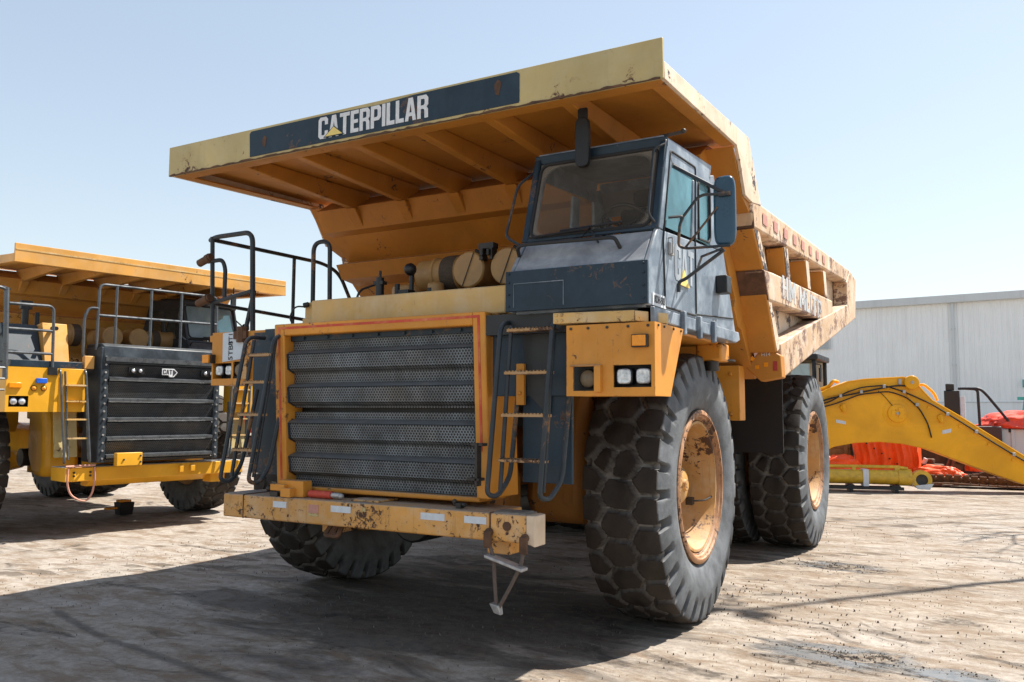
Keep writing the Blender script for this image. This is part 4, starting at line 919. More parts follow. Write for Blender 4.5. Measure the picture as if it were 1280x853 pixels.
    b = MB(); b.box(-1.42, 1.42, .03, .49, 1.001, 1.006); b.build('walkway', 'trim', bp)
    b = MB()
    for x, z in ((-1.31, .88), (-1.31, .93), (-1.08, .88), (-1.08, .93), (.30, .90), (.50, .90)): b.cyl((x, 0, z), (x, -.02, z), .016, seg=8)
    b.build('bolt', 'darkmetal', bp)
    b = MB(); b.box(-.80, -.42, -.22, -.118, 1.01, 1.20)
    b.build('number_box', 'newyellow', bp, .006)
    b = MB()
    for x, z in ((-.45, 1.15), (-.45, 1.06), (-.70, 1.10)): b.cyl((x, -.22, z), (x, -.235, z), .014, seg=8)
    b.build('bolt', 'darkmetal', bp)
    b = MB(); b.box(.28, .34, -.05, 0, .86, .96); b.box(.46, .53, -.06, 0, .87, .96); b.box(.9, 1.15, .1, .35, .66, .80); b.build('tow_lug', 'newyellow', bp, .004)
    b = MB()
    q = [(-1.40, -.03, .99), (-1.41, -.03, .8), (-1.36, -.03, .62), (-1.22, -.03, .53), (-1.12, -.03, .52), (-1.05, -.03, .62), (-1.02, -.03, .8), (-1.03, -.03, 1.0)]
    b.tube(arc_round(q, .08), .014, 6); b.tube([(-1.43, -.02, 1.02), (-1.02, -.02, 1.03)], .018, 6); b.build('strap', 'pinkstrap', bp)
    # mirror hanging from canopy
    b = MB(); b.box(1.18, 1.28, .03, .07, 3.40, 3.68); b.cyl((1.23, .05, 3.66), (1.23, .05, 3.80), .012); b.build('canopy_mirror', 'flap', can, .03)
    return root
truck_new()

# ------------------------------------------------------------------ ground
def ground():
    b = MB(); S = 900
    # fine sheet near the trucks, coarse beyond, all one mesh
    def rng(a, c, n): return [a + (c - a) * i / n for i in range(n + 1)]
    xs = [-S, -200, -60, -25] + rng(-12, 9, 210) + [25, 60, 200, S]; ys = [-S, -60, -12] + rng(-3, 20, 200) + [35, 60, 200, S]
    from mathutils import noise as N
    def h(x, y):
        if not (-12 < x < 9 and -3 < y < 20): return 0
        e = min(x + 12, 9 - x, y + 3, 20 - y, 1.); v = 0
        v += .010 * N.noise((x * .9, y * .9, 1)) + .006 * N.noise((x * 3, y * 3, 4)) + .004 * N.noise((x * 9, y * 9, 7))
        return (v - .009) * max(0, e)
    vs = [b.bm.verts.new((x, y, h(x, y))) for y in ys for x in xs]; nx = len(xs)
    for j in range(len(ys) - 1):
        for i in range(nx - 1): b.bm.faces.new((vs[j * nx + i], vs[j * nx + i + 1], vs[(j + 1) * nx + i + 1], vs[(j + 1) * nx + i]))
    s = NT('compacted_dirt'); o = s.obj()
    n1 = s.noise(o, .35, 6, .6, .5); n2 = s.noise(s.obj(scale=(.55, 1.7, 1), rot=(0, 0, R(-62))), 1.5, 9, .68, .7); n3 = s.noise(o, 11, 9, .7); n4 = s.noise(o, 60, 5, .7)
    c = s.mix(s.ramp(n2, .33, .62), (.215, .178, .14), (.385, .338, .285))
    c = s.mix(s.ramp(n1, .42, .66, 0, .7), c, (.42, .39, .355))
    c = s.mix(s.ramp(n3, .35, .62, .55, 0), c, (.15, .11, .08))
    dk = s.noise(s.obj(scale=(.8, 1.6, 1), loc=(4, 2, 0), rot=(0, 0, R(-60))), 1.0, 7, .65, 1.0)
    dm = s.math('MULTIPLY', s.ramp(dk, .57, .63), s.ramp(n3, .38, .55, .3, 1))
    b2 = s.noise(s.obj(scale=(1.2, 2.6, 1), loc=(9, 3, 0), rot=(0, 0, R(-55))), 1.7, 9, .72, .5)
    c = s.mix(s.math('MULTIPLY', s.ramp(b2, .47, .60), .75), c, (.17, .115, .072))
    c = s.mix(s.math('MULTIPLY', dm, .85), c, (.05, .04, .032))
    n5 = s.noise(o, 170, 3, .7)
    c = s.mix(s.ramp(n4, .34, .50, .3, 0), c, (.10, .075, .055)); c = s.mix(s.ramp(n5, .55, .75, 0, .35), c, (.46, .41, .35))
    # wet muddy places, tyre streaks and shade painted under the truck
    sp = s.n('ShaderNodeSeparateXYZ'); tc = s.n('ShaderNodeTexCoord'); s.l(tc.outputs['Object'], sp.inputs[0])
    def spot(cx, cy, rx, ry):
        dx = s.math('DIVIDE', s.math('SUBTRACT', sp.outputs[0], cx), rx); dy = s.math('DIVIDE', s.math('SUBTRACT', sp.outputs[1], cy), ry)
        d = s.math('SQRT', s.math('ADD', s.math('MULTIPLY', dx, dx), s.math('MULTIPLY', dy, dy)))
        return s.ramp(s.math('ADD', d, s.math('MULTIPLY', s.math('SUBTRACT', n2, .5), 3.)), .7, 1.1, 1, 0)
    w = s.math('MAXIMUM', spot(3.0, 1.5, .62, .34), spot(3.75, 1.35, .35, .2))
    w = s.math('MAXIMUM', w, spot(2.55, 5.1, .5, .3)); w2 = s.math('MAXIMUM', spot(-1.9, .6, .7, .35), spot(.1, 1.2, 2.2, 1.6))  # last, large spot darkens the dirt where the truck's shade falls
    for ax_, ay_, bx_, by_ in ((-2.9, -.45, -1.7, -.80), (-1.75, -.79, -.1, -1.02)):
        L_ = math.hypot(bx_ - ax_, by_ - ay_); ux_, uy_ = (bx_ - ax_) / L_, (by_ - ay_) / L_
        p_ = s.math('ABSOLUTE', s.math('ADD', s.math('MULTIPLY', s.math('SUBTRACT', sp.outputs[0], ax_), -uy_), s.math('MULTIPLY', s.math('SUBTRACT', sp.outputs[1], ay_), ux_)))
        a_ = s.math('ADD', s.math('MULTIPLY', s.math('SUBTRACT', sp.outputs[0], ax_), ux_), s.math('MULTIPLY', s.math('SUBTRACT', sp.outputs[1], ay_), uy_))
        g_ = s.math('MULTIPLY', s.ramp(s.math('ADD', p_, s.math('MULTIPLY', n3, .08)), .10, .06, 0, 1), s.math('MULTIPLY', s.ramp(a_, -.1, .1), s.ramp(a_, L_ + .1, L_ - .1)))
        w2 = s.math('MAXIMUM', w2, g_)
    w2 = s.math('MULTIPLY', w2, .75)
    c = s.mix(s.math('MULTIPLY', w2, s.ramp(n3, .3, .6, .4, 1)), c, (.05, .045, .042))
    wm = s.math('MULTIPLY', w, s.ramp(n2, .44, .50)); wb = s.math('SUBTRACT', w, wm); c = s.mix(s.math('MULTIPLY', w, s.ramp(n3, .50, .44)), c, (.03, .022, .016)); c = s.mix(s.math('MULTIPLY', wm, .85), c, (.15, .158, .165))
    # tyre tracks: rows of pressed lug prints
    def track(x0, y0, x1, y1, wid, pit, amt):
        L = math.hypot(x1 - x0, y1 - y0); ux, uy = (x1 - x0) / L, (y1 - y0) / L
        a = s.math('ADD', s.math('MULTIPLY', s.math('SUBTRACT', sp.outputs[0], x0), ux), s.math('MULTIPLY', s.math('SUBTRACT', sp.outputs[1], y0), uy))
        p = s.math('ADD', s.math('MULTIPLY', s.math('SUBTRACT', sp.outputs[0], x0), -uy), s.math('MULTIPLY', s.math('SUBTRACT', sp.outputs[1], y0), ux))
        ins = s.ramp(s.math('ABSOLUTE', p), wid, wid * .8, 0, 1)
        fr = s.math('FRACT', s.math('ADD', s.math('DIVIDE', a, pit), s.math('MULTIPLY', p, 2.5)))
        lug = s.ramp(s.math('ABSOLUTE', s.math('SUBTRACT', fr, .5)), .16, .26)
        brk = s.ramp(s.noise(o, 1.3, 3), .42, .54)
        return s.math('MULTIPLY', s.math('MULTIPLY', ins, lug), s.math('MULTIPLY', brk, amt))
    t = s.math('MAXIMUM', track(-6.2, .9, 2.2, 9.5, .10, .30, 1.), track(-4.9, .25, -1.5, 4.2, .12, .30, 1.))
    t = s.math('MAXIMUM', t, track(-3.6, 1.2, 2.0, 5.6, .12, .3, .9)); t = s.math('MAXIMUM', t, track(1.0, -.6, 5, 4.8, .07, .09, .5))
    c = s.mix(s.math('MULTIPLY', t, .75), c, (.09, .07, .052))
    ht = s.math('ADD', s.math('MULTIPLY', n3, .5), s.math('MULTIPLY', n2, .7)); ht = s.math('ADD', ht, s.math('MULTIPLY', n4, .12)); ht = s.math('SUBTRACT', ht, s.math('MULTIPLY', t, .45)); ht = s.math('ADD', ht, s.math('MULTIPLY', s.math('MULTIPLY', wb, n3), 1.2)); ht = s.math('MULTIPLY', ht, s.math('SUBTRACT', 1., s.math('MULTIPLY', wm, .85)))
    ro = s.math('SUBTRACT', .92, s.math('MULTIPLY', wm, .66))
    s.bsdf(c, ro, 0, ht, .75, .032, .3)
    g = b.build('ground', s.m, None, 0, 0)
    tag(g, kind='structure', label='compacted tan dirt yard with damp patches and tyre tracks'); g.data.shade_smooth()
    # small stones and clods
    b = MB(); rnd = random.Random(3)
    def clod(x, y, r):
        vs = [b.bm.verts.new((x + r * rnd.uniform(.6, 1.2) * math.cos(a), y + r * rnd.uniform(.6, 1.2) * math.sin(a), -.012)) for a in [k * 1.2566 for k in range(5)]]
        ts = [b.bm.verts.new((x + (v.co.x - x) * .6, y + (v.co.y - y) * .6, r * rnd.uniform(.25, .7))) for v in vs]
        for k in range(5): b.bm.faces.new((vs[k], vs[(k + 1) % 5], ts[(k + 1) % 5], ts[k]))
        b.bm.faces.new(ts)
    for _ in range(4500):
        x = rnd.uniform(-5, 5.5); y = rnd.triangular(-2, 12, 1.2); clod(x, y, rnd.choice((.002, .002, .003, .003, .004, .006)))
    for cx, cy, sx_, sy_, n in ((3.05, 1.55, .26, .06, 70), (3.5, 1.45, .3, .05, 40), (2.6, 2.3, .6, .10, 40), (2.2, 5.1, .4, .15, 90), (1.9, 3.3, .6, .25, 120), (3.4, 1.9, .7, .5, 90)):
        for _ in range(n): clod(rnd.gauss(cx, sx_), rnd.gauss(cy, sy_), rnd.choice((.003, .004, .005, .007, .010)))
    sm = NT('stones_and_clods'); so_ = sm.noise(sm.obj(), 9, 2); sm.bsdf(sm.mix(sm.ramp(so_, .42, .60), (.06, .045, .035), (.22, .185, .15)), .9)
    st = b.build('loose_stones', sm.m, None, 0, 0)
    tag(st, 'scattered dark dirt clods and small stones lying on the yard', 'stones', kind='stuff')
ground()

# ------------------------------------------------------------------ warehouse
def warehouse():
    Y = 45.; root = empty('warehouse', (2, Y, 0)); tag(root, 'long pale grey warehouse with ribbed metal cladding beyond the yellow boom', 'warehouse')
    def loc(o): o.location = (-2, -Y, 0); return o
    x0, x1 = -5.5, 40; zl, zr = 7.28, 8.75
    ztop = lambda x: 7.50 + (x - 2) * .012
    b = MB(); pts = []; x = x0; k = 0
    while x < x1:
        pts += [(x, Y), (x + .14, Y), (x + .17, Y - .035), (x + .21, Y - .035), (x + .24, Y)]; x += .25
    vs = [b.bm.verts.new((u, v, 2.26)) for u, v in pts]; vt = [b.bm.verts.new((u, v, ztop(u))) for u, v in pts]
    for i in range(len(pts) - 1): b.bm.faces.new((vs[i], vs[i + 1], vt[i + 1], vt[i]))
    loc(b.build('cladding', 'clad', root, 0, 0))
    b = MB(); b.box(x0, x1, Y - .02, Y + .2, -.1, 2.24); loc(b.build('base_wall', 'clad', root))
    b = MB(); b.box(x0, x1, Y - .06, Y - .01, 2.235, 2.275); loc(b.build('flashing', 'trim', root))
    b = MB(); b.hexa([(x0, Y - .35, ztop(x0)), (x1, Y - .35, ztop(x1)), (x1, Y + .1, ztop(x1)), (x0, Y + .1, ztop(x0)), (x0, Y - .35, ztop(x0) + .42), (x1, Y - .35, ztop(x1) + .42), (x1, Y + .1, ztop(x1) + .42), (x0, Y + .1, ztop(x0) + .42)])
    b.box(x0, x1, Y + .1, Y + 20, 7.3, 7.4); b.box(x0, x0 + .1, Y + .1, Y + 20, 0, 7.3)
    loc(b.build('gutter', 'trim', root, .03))
    b = MB(); b.box(2.62, 2.76, Y - .22, Y - .08, 0, 7.5)
    for z in (2.4, 4.2, 6.1): b.box(2.58, 2.80, Y - .24, Y - .02, z, z + .06)
    loc(b.build('downpipe', 'trim', root, .02))
    b = MB(); b.box(-4.3, -3.45, Y - .08, Y - .01, 5.25, 5.85)
    for k in range(5): b.prism([(Y - .14, 5.3 + k * .11), (Y - .08, 5.36 + k * .11), (Y - .08, 5.38 + k * .11), (Y - .15, 5.31 + k * .11)], 'X', -4.2, -3.55)
    loc(b.build('wall_vent', 'trim', root))
    b = MB(); b.box(5.0, 5.06, Y - .2, Y - .05, 3.0, 3.35); b.box(5.0, 5.15, Y - .2, Y - .15, 3.28, 3.34); b.box(5.72, 5.78, Y - .2, Y - .05, 3.0, 3.4); loc(b.build('wall_bracket', 'teal', root))
warehouse()

# ------------------------------------------------------------------ boom, cylinder, clutter
BO = Vector((1.31, 14.9, 0)); BU = Vector((.958, .2868, 0)); BN = Vector((-.2868, .958, 0)); BA = math.atan2(.2868, .958)
def at_boom(x, d=0, z=0): return BO + BU * x + BN * d + Vector((0, 0, z))
def boom():
    root = empty('excavator_boom', BO, BA); tag(root, 'yellow excavator boom with black hoses lying across the yard', 'excavator boom')
    top = [(-1.1, 1.55), (-.75, 1.98), (-.367, 2.205), (.073, 2.38), (.4, 2.43), (.735, 2.45), (1.20, 2.475), (1.42, 2.40), (1.60, 2.17), (1.77, 1.97), (2.311, 1.624), (2.918, 1.204), (3.513, .80), (4.6, .22), (4.9, .06)]
    bot = [(4.75, -.02), (4.3, -.02), (3.488, .19), (2.886, .411), (2.275, .653), (1.653, .899), (1.177, 1.005), (.692, 1.045), (.2, 1.02), (-.25, .93), (-.8, .65), (-1.3, .30)]
    poly = top + bot
    b = MB(); b.prism(poly, 'Y', 0, .55); bm_ = b.build('boom_plate', 'boom', root, .012, 25)
    # flange edges standing proud along the side
    b = MB(); b.tube([(x, -.006, z - .015) for x, z in top[2:-1]], .016, 6); b.build('flange', 'boom', bm_)
    b = MB(); b.tube([(x, -.004, z - .15) for x, z in [(-.367, 2.19), (.4, 2.34), (1.0, 2.34), (1.45, 2.2), (1.77, 1.97), (2.311, 1.61), (2.918, 1.19), (3.513, .79), (4.4, .35)]], .014, 6); b.build('weld_seam', 'boom', bm_)
    for nm, x, z, r_ in (('pivot_boss', 1.053, 1.67, .19),):
        b = MB(); b.lathe([(.30, 0), (.27, -.015), (.20, -.02), (.19, -.06), (.17, -.07), (.05, -.07), (.05, -.09), (.001, -.09)], (x, 0, z), 'Y', 40)
        b.box(x - .12, x + .17, -.085, -.07, z - .03, z + .06); b.box(x + .02, x + .12, -.09, -.07, z - .10, z + .12); b.build(nm, 'boom', root)
        b = MB(); b.cyl((x, -.09, z), (x, -.11, z), .03); b.build('grease_nipple', 'alu', root)
    b = MB(); b.lathe([(.15, 0), (.15, -.10), (.12, -.12), (.001, -.12)], (1.36, .0, 2.34), 'Y', 28); b.lathe([(.15, .55), (.15, .62), (.001, .62)], (1.36, 0, 2.34), 'Y', 28); e = b.build('boom_eye', 'boom', root, .006)
    b = MB(); b.cyl((1.36, -.12, 2.34), (1.36, -.14, 2.34), .035); b.box(1.10, 1.16, -.05, 0, 2.30, 2.42); b.build('pin', 'alu', e)
    b = MB()
    for x, z in ((-.05, 1.80), (1.92, 1.58)): b.cyl((x, 0, z), (x, -.05, z), .07, .055, 20); b.tube([(x, -.02, z + .06), (x + .02, -.02, z - .10)], .05, 10)
    b.build('boss', 'boom', root)
    b = MB()
    H = [[(-1.0, -.05, 1.75), (-.3, -.06, 2.0), (.3, -.06, 2.12), (.75, -.06, 2.22), (1.1, -.06, 2.28), (1.36, -.05, 2.25)],
         [(-1.0, -.05, 1.7), (-.3, -.05, 1.93), (.0, -.06, 2.12), (.35, -.06, 2.24), (.8, -.05, 2.28), (1.2, -.05, 2.14), (1.75, -.05, 1.87), (2.3, -.05, 1.50), (2.9, -.05, 1.08), (3.5, -.05, .68), (4.3, -.05, .35)],
         [(-1.0, -.05, 1.65), (-.2, -.05, 1.88), (.3, -.05, 2.08), (.9, -.05, 2.15), (1.25, -.05, 2.02), (1.50, -.05, 1.78), (1.66, -.05, 1.45), (1.72, -.05, 1.15)],
         [(.68, -.04, 2.16), (.80, -.04, 2.05), (1.0, -.05, 1.78), (1.05, -.09, 1.68)]]
    for i, h in enumerate(H): b.tube(arc_round(h, .12, 4), (.020, .016, .016, .008)[i], 6)
    b.build('hose', 'rubber', root)
    b = MB()
    for x, z in ((-.1, 2.05), (.33, 2.14), (.8, 2.26), (1.2, 2.14), (1.45, 1.86), (2.05, 1.66), (2.6, 1.29), (3.3, .82)): b.box(x - .03, x + .03, -.09, 0, z - .035, z + .035)
    b.build('hose_clamp', 'alu', root, .004)
    b = MB(); b.prism([(-.20, 1.53), (.0, 1.49), (.0, 1.42), (-.20, 1.46)], 'Y', -.004, -.001); b.prism([(1.95, 1.31), (2.13, 1.35), (2.12, 1.27), (1.95, 1.23)], 'Y', -.004, -.001); b.build('white_label', 'white', root)
    b = MB(); b.tube(arc_round([(1.5, .25, 2.25), (1.65, .2, 2.32), (1.85, .15, 2.12), (1.9, .1, 1.95)], .1), .03, 8); b.tube(arc_round([(-.75, .25, 1.98), (-.6, .2, 2.15), (-.3, .2, 2.26), (-.2, .2, 2.40), (-.1, .25, 2.36)], .08), .04, 8); b.build('boom_pipe', 'boom', root)
    b = MB()
    for x, z in [(-.30, 2.0), (.1, 2.18), (.6, 2.20), (1.3, 2.05), (1.7, 1.80), (2.3, 1.40), (2.85, 1.02), (3.3, .70)]: b.cyl((x, 0, z), (x, -.03, z), .03, seg=8)
    b.build('bolt_head', 'boom', root)
    # timber crib carrying its left end
    rb = empty('timber_stack', at_boom(-1.05, .27, 0), BA); tag(rb, 'stack of squared timbers propping the left end of the boom', 'timber stack')
    for k in range(2):
        for j in (-.25, .25):
            b = MB()
            if k % 2: b.box(-.5, .5, j - .1, j + .1, .17 * k, .17 * k + .165)
            else: b.box(j - .1, j + .1, -.5, .5, .17 * k, .17 * k + .165)
            b.build('timber', 'wood', rb, .01)
boom()
def ram():
    root = empty('hydraulic_cylinder', at_boom(-.2, -.30, 0), BA); tag(root, 'long yellow hydraulic cylinder with wrapped eye lying below the boom', 'hydraulic cylinder')
    b = MB(); b.cyl((-1.6, 0, .31), (1.16, 0, .31), .155, seg=28); b.cyl((1.16, 0, .31), (1.42, 0, .31), .175, seg=28); b.build('barrel', 'olive', root)
    b = MB(); b.tube([(-1.6, -.03, .53), (1.1, -.03, .53), (1.35, -.02, .50), (1.36, -.02, .42)], .035, 8); b.box(.25, .32, -.06, .06, .44, .56); b.box(1.1, 1.2, -.06, .06, .44, .56); b.build('oil_pipe', 'olive', root)
    b = MB(); b.lathe([(.20, -.10), (.20, .10), (.12, .10), (.12, -.10), (.20, -.10)], (1.62, 0, .27), 'Y', 30); b.cyl((1.42, 0, .30), (1.50, 0, .29), .10); b.build('rod_eye', 'olive', root)
    b = MB(); b.lathe([(.12, -.09), (.07, -.06), (.001, -.06)], (1.62, 0, .27), 'Y', 24); b.build('eye_bore', 'darkmetal', root)
    b = MB(); b.hexa([(1.52, -.12, .08), (1.76, -.13, .07), (1.76, -.115, .07), (1.52, -.105, .08), (1.48, -.12, .15), (1.84, -.14, .20), (1.84, -.12, .20), (1.48, -.105, .15)]); b.build('plastic_wrap', 'white', root)
    b = MB(); b.box(.45, .56, -.165, .165, .12, .475); b.build('strap_band', 'white', root)
    rs = empty('steel_skid', at_boom(.1, -.30, 0), BA); tag(rs, 'low black steel skid under the yellow hydraulic cylinder', 'skid')
    b = MB(); b.box(-1.5, .95, -.17, -.11, .05, .11); b.box(-1.5, .95, .11, .17, .05, .11); b.build('rail', 'black', rs, .004)
    for x in (-1.2, -.1, .8):
        b = MB(); b.box(x - .07, x + .07, -.165, .165, .112, .148); b.box(x - .04, x + .04, -.19, .19, 0, .048); b.build('cross_piece', 'black', rs, .004)
ram()

def tarp_pile(name, label, cat, loc, size, mat, seed, sub=5, group=None):
    b = MB(); bmesh.ops.create_icosphere(b.bm, subdivisions=sub, radius=1)
    from mathutils import noise as N
    for v in b.bm.verts:
        p = v.co.copy(); n = N.noise(p * 2.2 + Vector((seed, 0, 0))) * .28 + abs(N.noise(p * 5 + Vector((0, seed, 0)))) * .16
        q = p * (1 + n); q = Vector((math.copysign(abs(q.x) ** .8, q.x) * size[0], math.copysign(abs(q.y) ** .8, q.y) * size[1], max(-.02, q.z * size[2])))
        v.co = q
    o = b.build(name, mat, None, 0, 30); o.location = loc; return tag(o, label, cat, group)
def clutter():
    # orange sheet over crates
    r = empty('covered_crate', (1.35, 18.2, 0)); tag(r, 'big crate under a bright orange tarpaulin behind the cylinder', 'crate')
    b = MB()
    n = 40; cols = []
    for i in range(n + 1):
        u = -.25 + 1.45 * i / n; row = []
        for j in range(13):
            z = 1.55 * (1 - j / 12); f = .05 * math.sin(u * 17 + j * .3) * (j / 12) + .03 * math.sin(u * 41); row.append(b.bm.verts.new((u + .03 * math.sin(j), -.55 + f - .10 * (j / 12), z + .012 * math.sin(u * 9))))
        cols.append(row)
    back = [[b.bm.verts.new((-.25 + 1.45 * i / n, .5, 1.55)) for i in range(n + 1)]]
    for i in range(n):
        for j in range(12): b.bm.faces.new((cols[i][j], cols[i + 1][j], cols[i + 1][j + 1], cols[i][j + 1]))
        b.bm.faces.new((cols[i][0], back[0][i], back[0][i + 1], cols[i + 1][0]))
    sd = [b.bm.verts.new((1.2, .5, 1.55)), b.bm.verts.new((1.22, .5, 0))]; b.bm.faces.new((cols[n][0], sd[0], sd[1], cols[n][12]))
    b.build('tarpaulin', 'orange', r, 0, 50)
    b = MB(); b.box(-.2, 1.15, -.42, .5, .0, 1.5); b.build('crate_body', 'wood', r)
    b = MB()
    for k in range(7): b.cyl((-.1 + k * .17, -.66, 1.05 - k * .12), (-.1 + k * .17, -.70, 1.05 - k * .12), .02)
    b.build('eyelet', 'black', r)
    r = empty('wooden_box', (.50, 18.35, 0)); tag(r, 'brown plank box left of the orange tarpaulin', 'box')
    b = MB(); b.box(-.75, .5, -.5, .5, 0, 1.3)
    for k in range(5): b.box(-.76, .51, -.53, -.502, .04 + k * .25, .27 + k * .25)
    b.build('planks', 'wood', r, .008)
    b = MB()
    for x in (-.6, .35): b.box(x, x + .1, -.56, -.532, 0, 1.32)
    b.build('batten', 'wood', r, .006)
    tarp_pile('orange_sheet', 'crumpled orange sheet lying in front of the plank box', 'tarpaulin', (.75, 17.5, .28), (.55, .25, .32), 'orange', 1)
    # parts rack
    r = empty('parts_rack', (2.65, 19.6, 0)); tag(r, 'low rack with teal parts on its white shelf behind the boom', 'rack')
    b = MB(); b.box(-.45, .45, -.3, .3, .90, .94); b.box(-.45, .45, -.3, .3, 1.25, 1.28); b.build('shelf', 'white', r)
    b = MB()
    for x in (-.44, .40): b.box(x, x + .04, -.3, -.26, 0, 1.28); b.box(x, x + .04, .26, .3, 0, 1.28)
    b.build('post', 'darkmetal', r)
    b = MB(); b.box(-.40, .40, -.25, .3, .05, .86); b.build('drawer_stack', 'rusty', r, .01)
    for x in (-.3, 0, .3): b = MB(); b.cyl((x, -.15, .942), (x, -.15, 1.12), .07); b.box(x - .09, x + .09, -.2, -.1, 1.0, 1.06); b.build('machine_part', 'teal', r)
    # dark power unit with handrail
    r = empty('power_unit', (3.45, 20.2, 0)); tag(r, 'dark maroon power unit with black handrail sticking up above the boom', 'machine')
    b = MB(); b.box(-.5, .9, -.5, .5, .1, 1.35); b.box(-.45, .85, -.45, .45, 0, .1); b.build('housing', 'maroon', r, .03)
    b = MB(); b.box(-.38, -.02, -.3, .2, 1.35, 2.27); b.box(-.34, -.14, -.25, -.05, 2.27, 2.45); b.build('control_box', 'black', r, .02)
    b = MB(); b.tube(arc_round([(-.05, -.3, 2.32), (.45, -.3, 2.32), (.60, -.3, 2.15), (1.08, -.3, 1.45), (1.08, -.3, 1.2)], .15), .035, 8); b.tube(arc_round([(.1, -.3, 2.32), (.40, -.3, 2.30), (.42, -.3, 1.3)], .1), .035, 8); b.build('handrail', 'black', r)
    b = MB(); b.cyl((.05, -.3, 1.35), (.05, -.3, 2.1), .06); b.build('white_pipe', 'white', r)
    # red covered load at the right
    tarp_pile('red_tarpaulin', 'red tarpaulin heaped over a load at the right edge', 'tarpaulin', (5.2, 20.5, 1.32), (1.35, .7, .40), 'redtarp', 5)
    r = empty('flat_crate', (5.2, 20.5, 0)); tag(r, 'grey steel crate carrying the red tarpaulin', 'crate')
    b = MB(); b.box(-1.1, 1.1, -.6, .6, .05, 1.28)
    for k in range(6): b.box(-1.05 + k * .4, -.97 + k * .4, -.63, -.602, .05, 1.28)
    b.build('crate_body', 'trim', r, .01)
    b = MB(); b.box(-1.12, 1.12, -.64, .62, 0, .048); b.build('base', 'wood', r)
    # teal trestle
    r = empty('steel_trestle', (5.9, 26, 0)); tag(r, 'thin teal steel trestle standing by the warehouse wall', 'trestle')
    b = MB(); b.box(-1.0, 1.2, -.05, .05, 2.1, 2.2); b.build('top_beam', 'teal', r)
    for x in (-.8, .8):
        b = MB(); b.tube([(x - .3, 0, 0), (x, 0, 2.15)], .03, 6); b.tube([(x + .35, 0, 0), (x, 0, 2.15)], .03, 6); b.build('leg', 'teal', r)
    # crawler tracks: chains of links along the ground
    rnd = random.Random(5)
    def chain(label, pts, n):
        r = empty('crawler_track', pts[0]); tag(r, label, 'crawler track', 'crawler tracks lying behind the boom')
        P = arc_round(pts, .4, 6); L = [0]
        for a, c in zip(P, P[1:]): L.append(L[-1] + (c - a).length)
        for k in range(n):
            d = L[-1] * (k + .5) / n; i = max(j for j in range(len(L)) if L[j] <= d); i = min(i, len(P) - 2); t = (d - L[i]) / (L[i + 1] - L[i]); p = P[i].lerp(P[i + 1], t); dr = (P[i + 1] - P[i]).normalized()
            w = L[-1] / n * .47; up = Vector((0, 0, 1)); sd = dr.cross(up).normalized(); up = sd.cross(dr)
            def q(a, b_, c): return p + dr * a + sd * b_ + up * c - Vector(pts[0])
            b = MB()
            for s_ in (-.10, .10): b.hexa([q(-w, s_ - .03, 0), q(w, s_ - .03, 0), q(w, s_ + .03, 0), q(-w, s_ + .03, 0), q(-w * .8, s_ - .03, .16), q(w * .8, s_ - .03, .16), q(w * .8, s_ + .03, .16), q(-w * .8, s_ + .03, .16)])
            b.hexa([q(-w, -.3, -.035), q(w, -.3, -.035), q(w, .3, -.035), q(-w, .3, -.035), q(-w, -.3, -.005), q(w, -.3, -.005), q(w, .3, -.005), q(-w, .3, -.005)])
            b.tube([q(w * .8, -.17, .08), q(w * .8, .17, .08)], .035, 8)
            b.build('link', 'rusty', r)
    chain('rusty crawler track laid flat along the ground nearest the boom', [(2.45, 16.9, .07), (3.2, 17.0, .12), (4.0, 17.0, .08), (6.2, 17.3, .08)], 22)
    chain('rusty crawler track heaped behind the nearest flat one', [(3.35, 17.7, .07), (3.9, 17.8, .10), (4.4, 17.8, .42), (5.0, 17.9, .46), (6.0, 17.9, .10)], 16)
    tarp_pile('orange_sheet', 'low orange and white sheet draped over the flat crawler track', 'tarpaulin', (2.95, 17.6, .22), (.55, .22, .20), 'orange', 9)
    tarp_pile('orange_sheet', 'peaked orange sheet standing between the scrap and dark housing', 'tarpaulin', (3.85, 18.6, .30), (.30, .25, .62), 'orange', 12)
    # scrap
    for i, (x, y, z, a, lab) in enumerate(((2.35, 18.4, .30, .4, 'pale bent pipe scrap beside the orange tarpaulin'), (2.75, 18.6, .25, -.3, 'brown gearbox casting in front of the rack'), (3.30, 18.3, .42, .6, 'tipped rusty bracket on the low pallet'))):
        r = empty(('bent_pipe', 'gearbox_casting', 'rusty_bracket')[i], (x, y, 0), a); tag(r, lab, ('scrap pipe', 'casting', 'bracket')[i])
        if i == 0:
            b = MB(); b.tube(arc_round([(-.25, 0, .1), (.0, 0, .35), (.25, .05, .30), (.35, 0, .55)], .1), .06, 8); b.tube([(-.3, -.1, .06), (.3, -.1, .3)], .05, 8); b.build('pipe', 'white', r)
            b = MB(); b.box(-.3, .3, -.2, .1, 0, .10); b.build('foot', 'rusty', r)
        elif i == 1:
            b = MB(); b.box(-.28, .28, -.2, .2, 0, .42); b.cyl((0, -.2, .22), (0, -.27, .22), .14); b.box(-.1, .1, -.1, .1, .42, .55); b.build('casing', 'rusty', r, .04)
            b = MB(); b.cyl((0, -.27, .22), (0, -.33, .22), .05); b.build('shaft', 'alu', r)
        else:
            b = MB(); b.prism([(-.3, 0), (.1, 0), (.2, .5), (.0, .65), (-.1, .4)], 'Y', -.08, .0); b.prism([(-.3, 0), (.1, 0), (.2, .5), (.0, .65), (-.1, .4)], 'Y', .12, .2); b.box(-.2, .12, 0, .12, .02, .12); b.build('plates', 'rusty', r, .01)
            b = MB(); b.tube([(.0, -.1, .5), (.5, -.05, .45)], .04, 8); b.build('rod', 'darkmetal', r)
    r = empty('low_pallet', (3.0, 18.35, 0)); tag(r, 'orange-brown low pallet under the scrap castings', 'pallet')
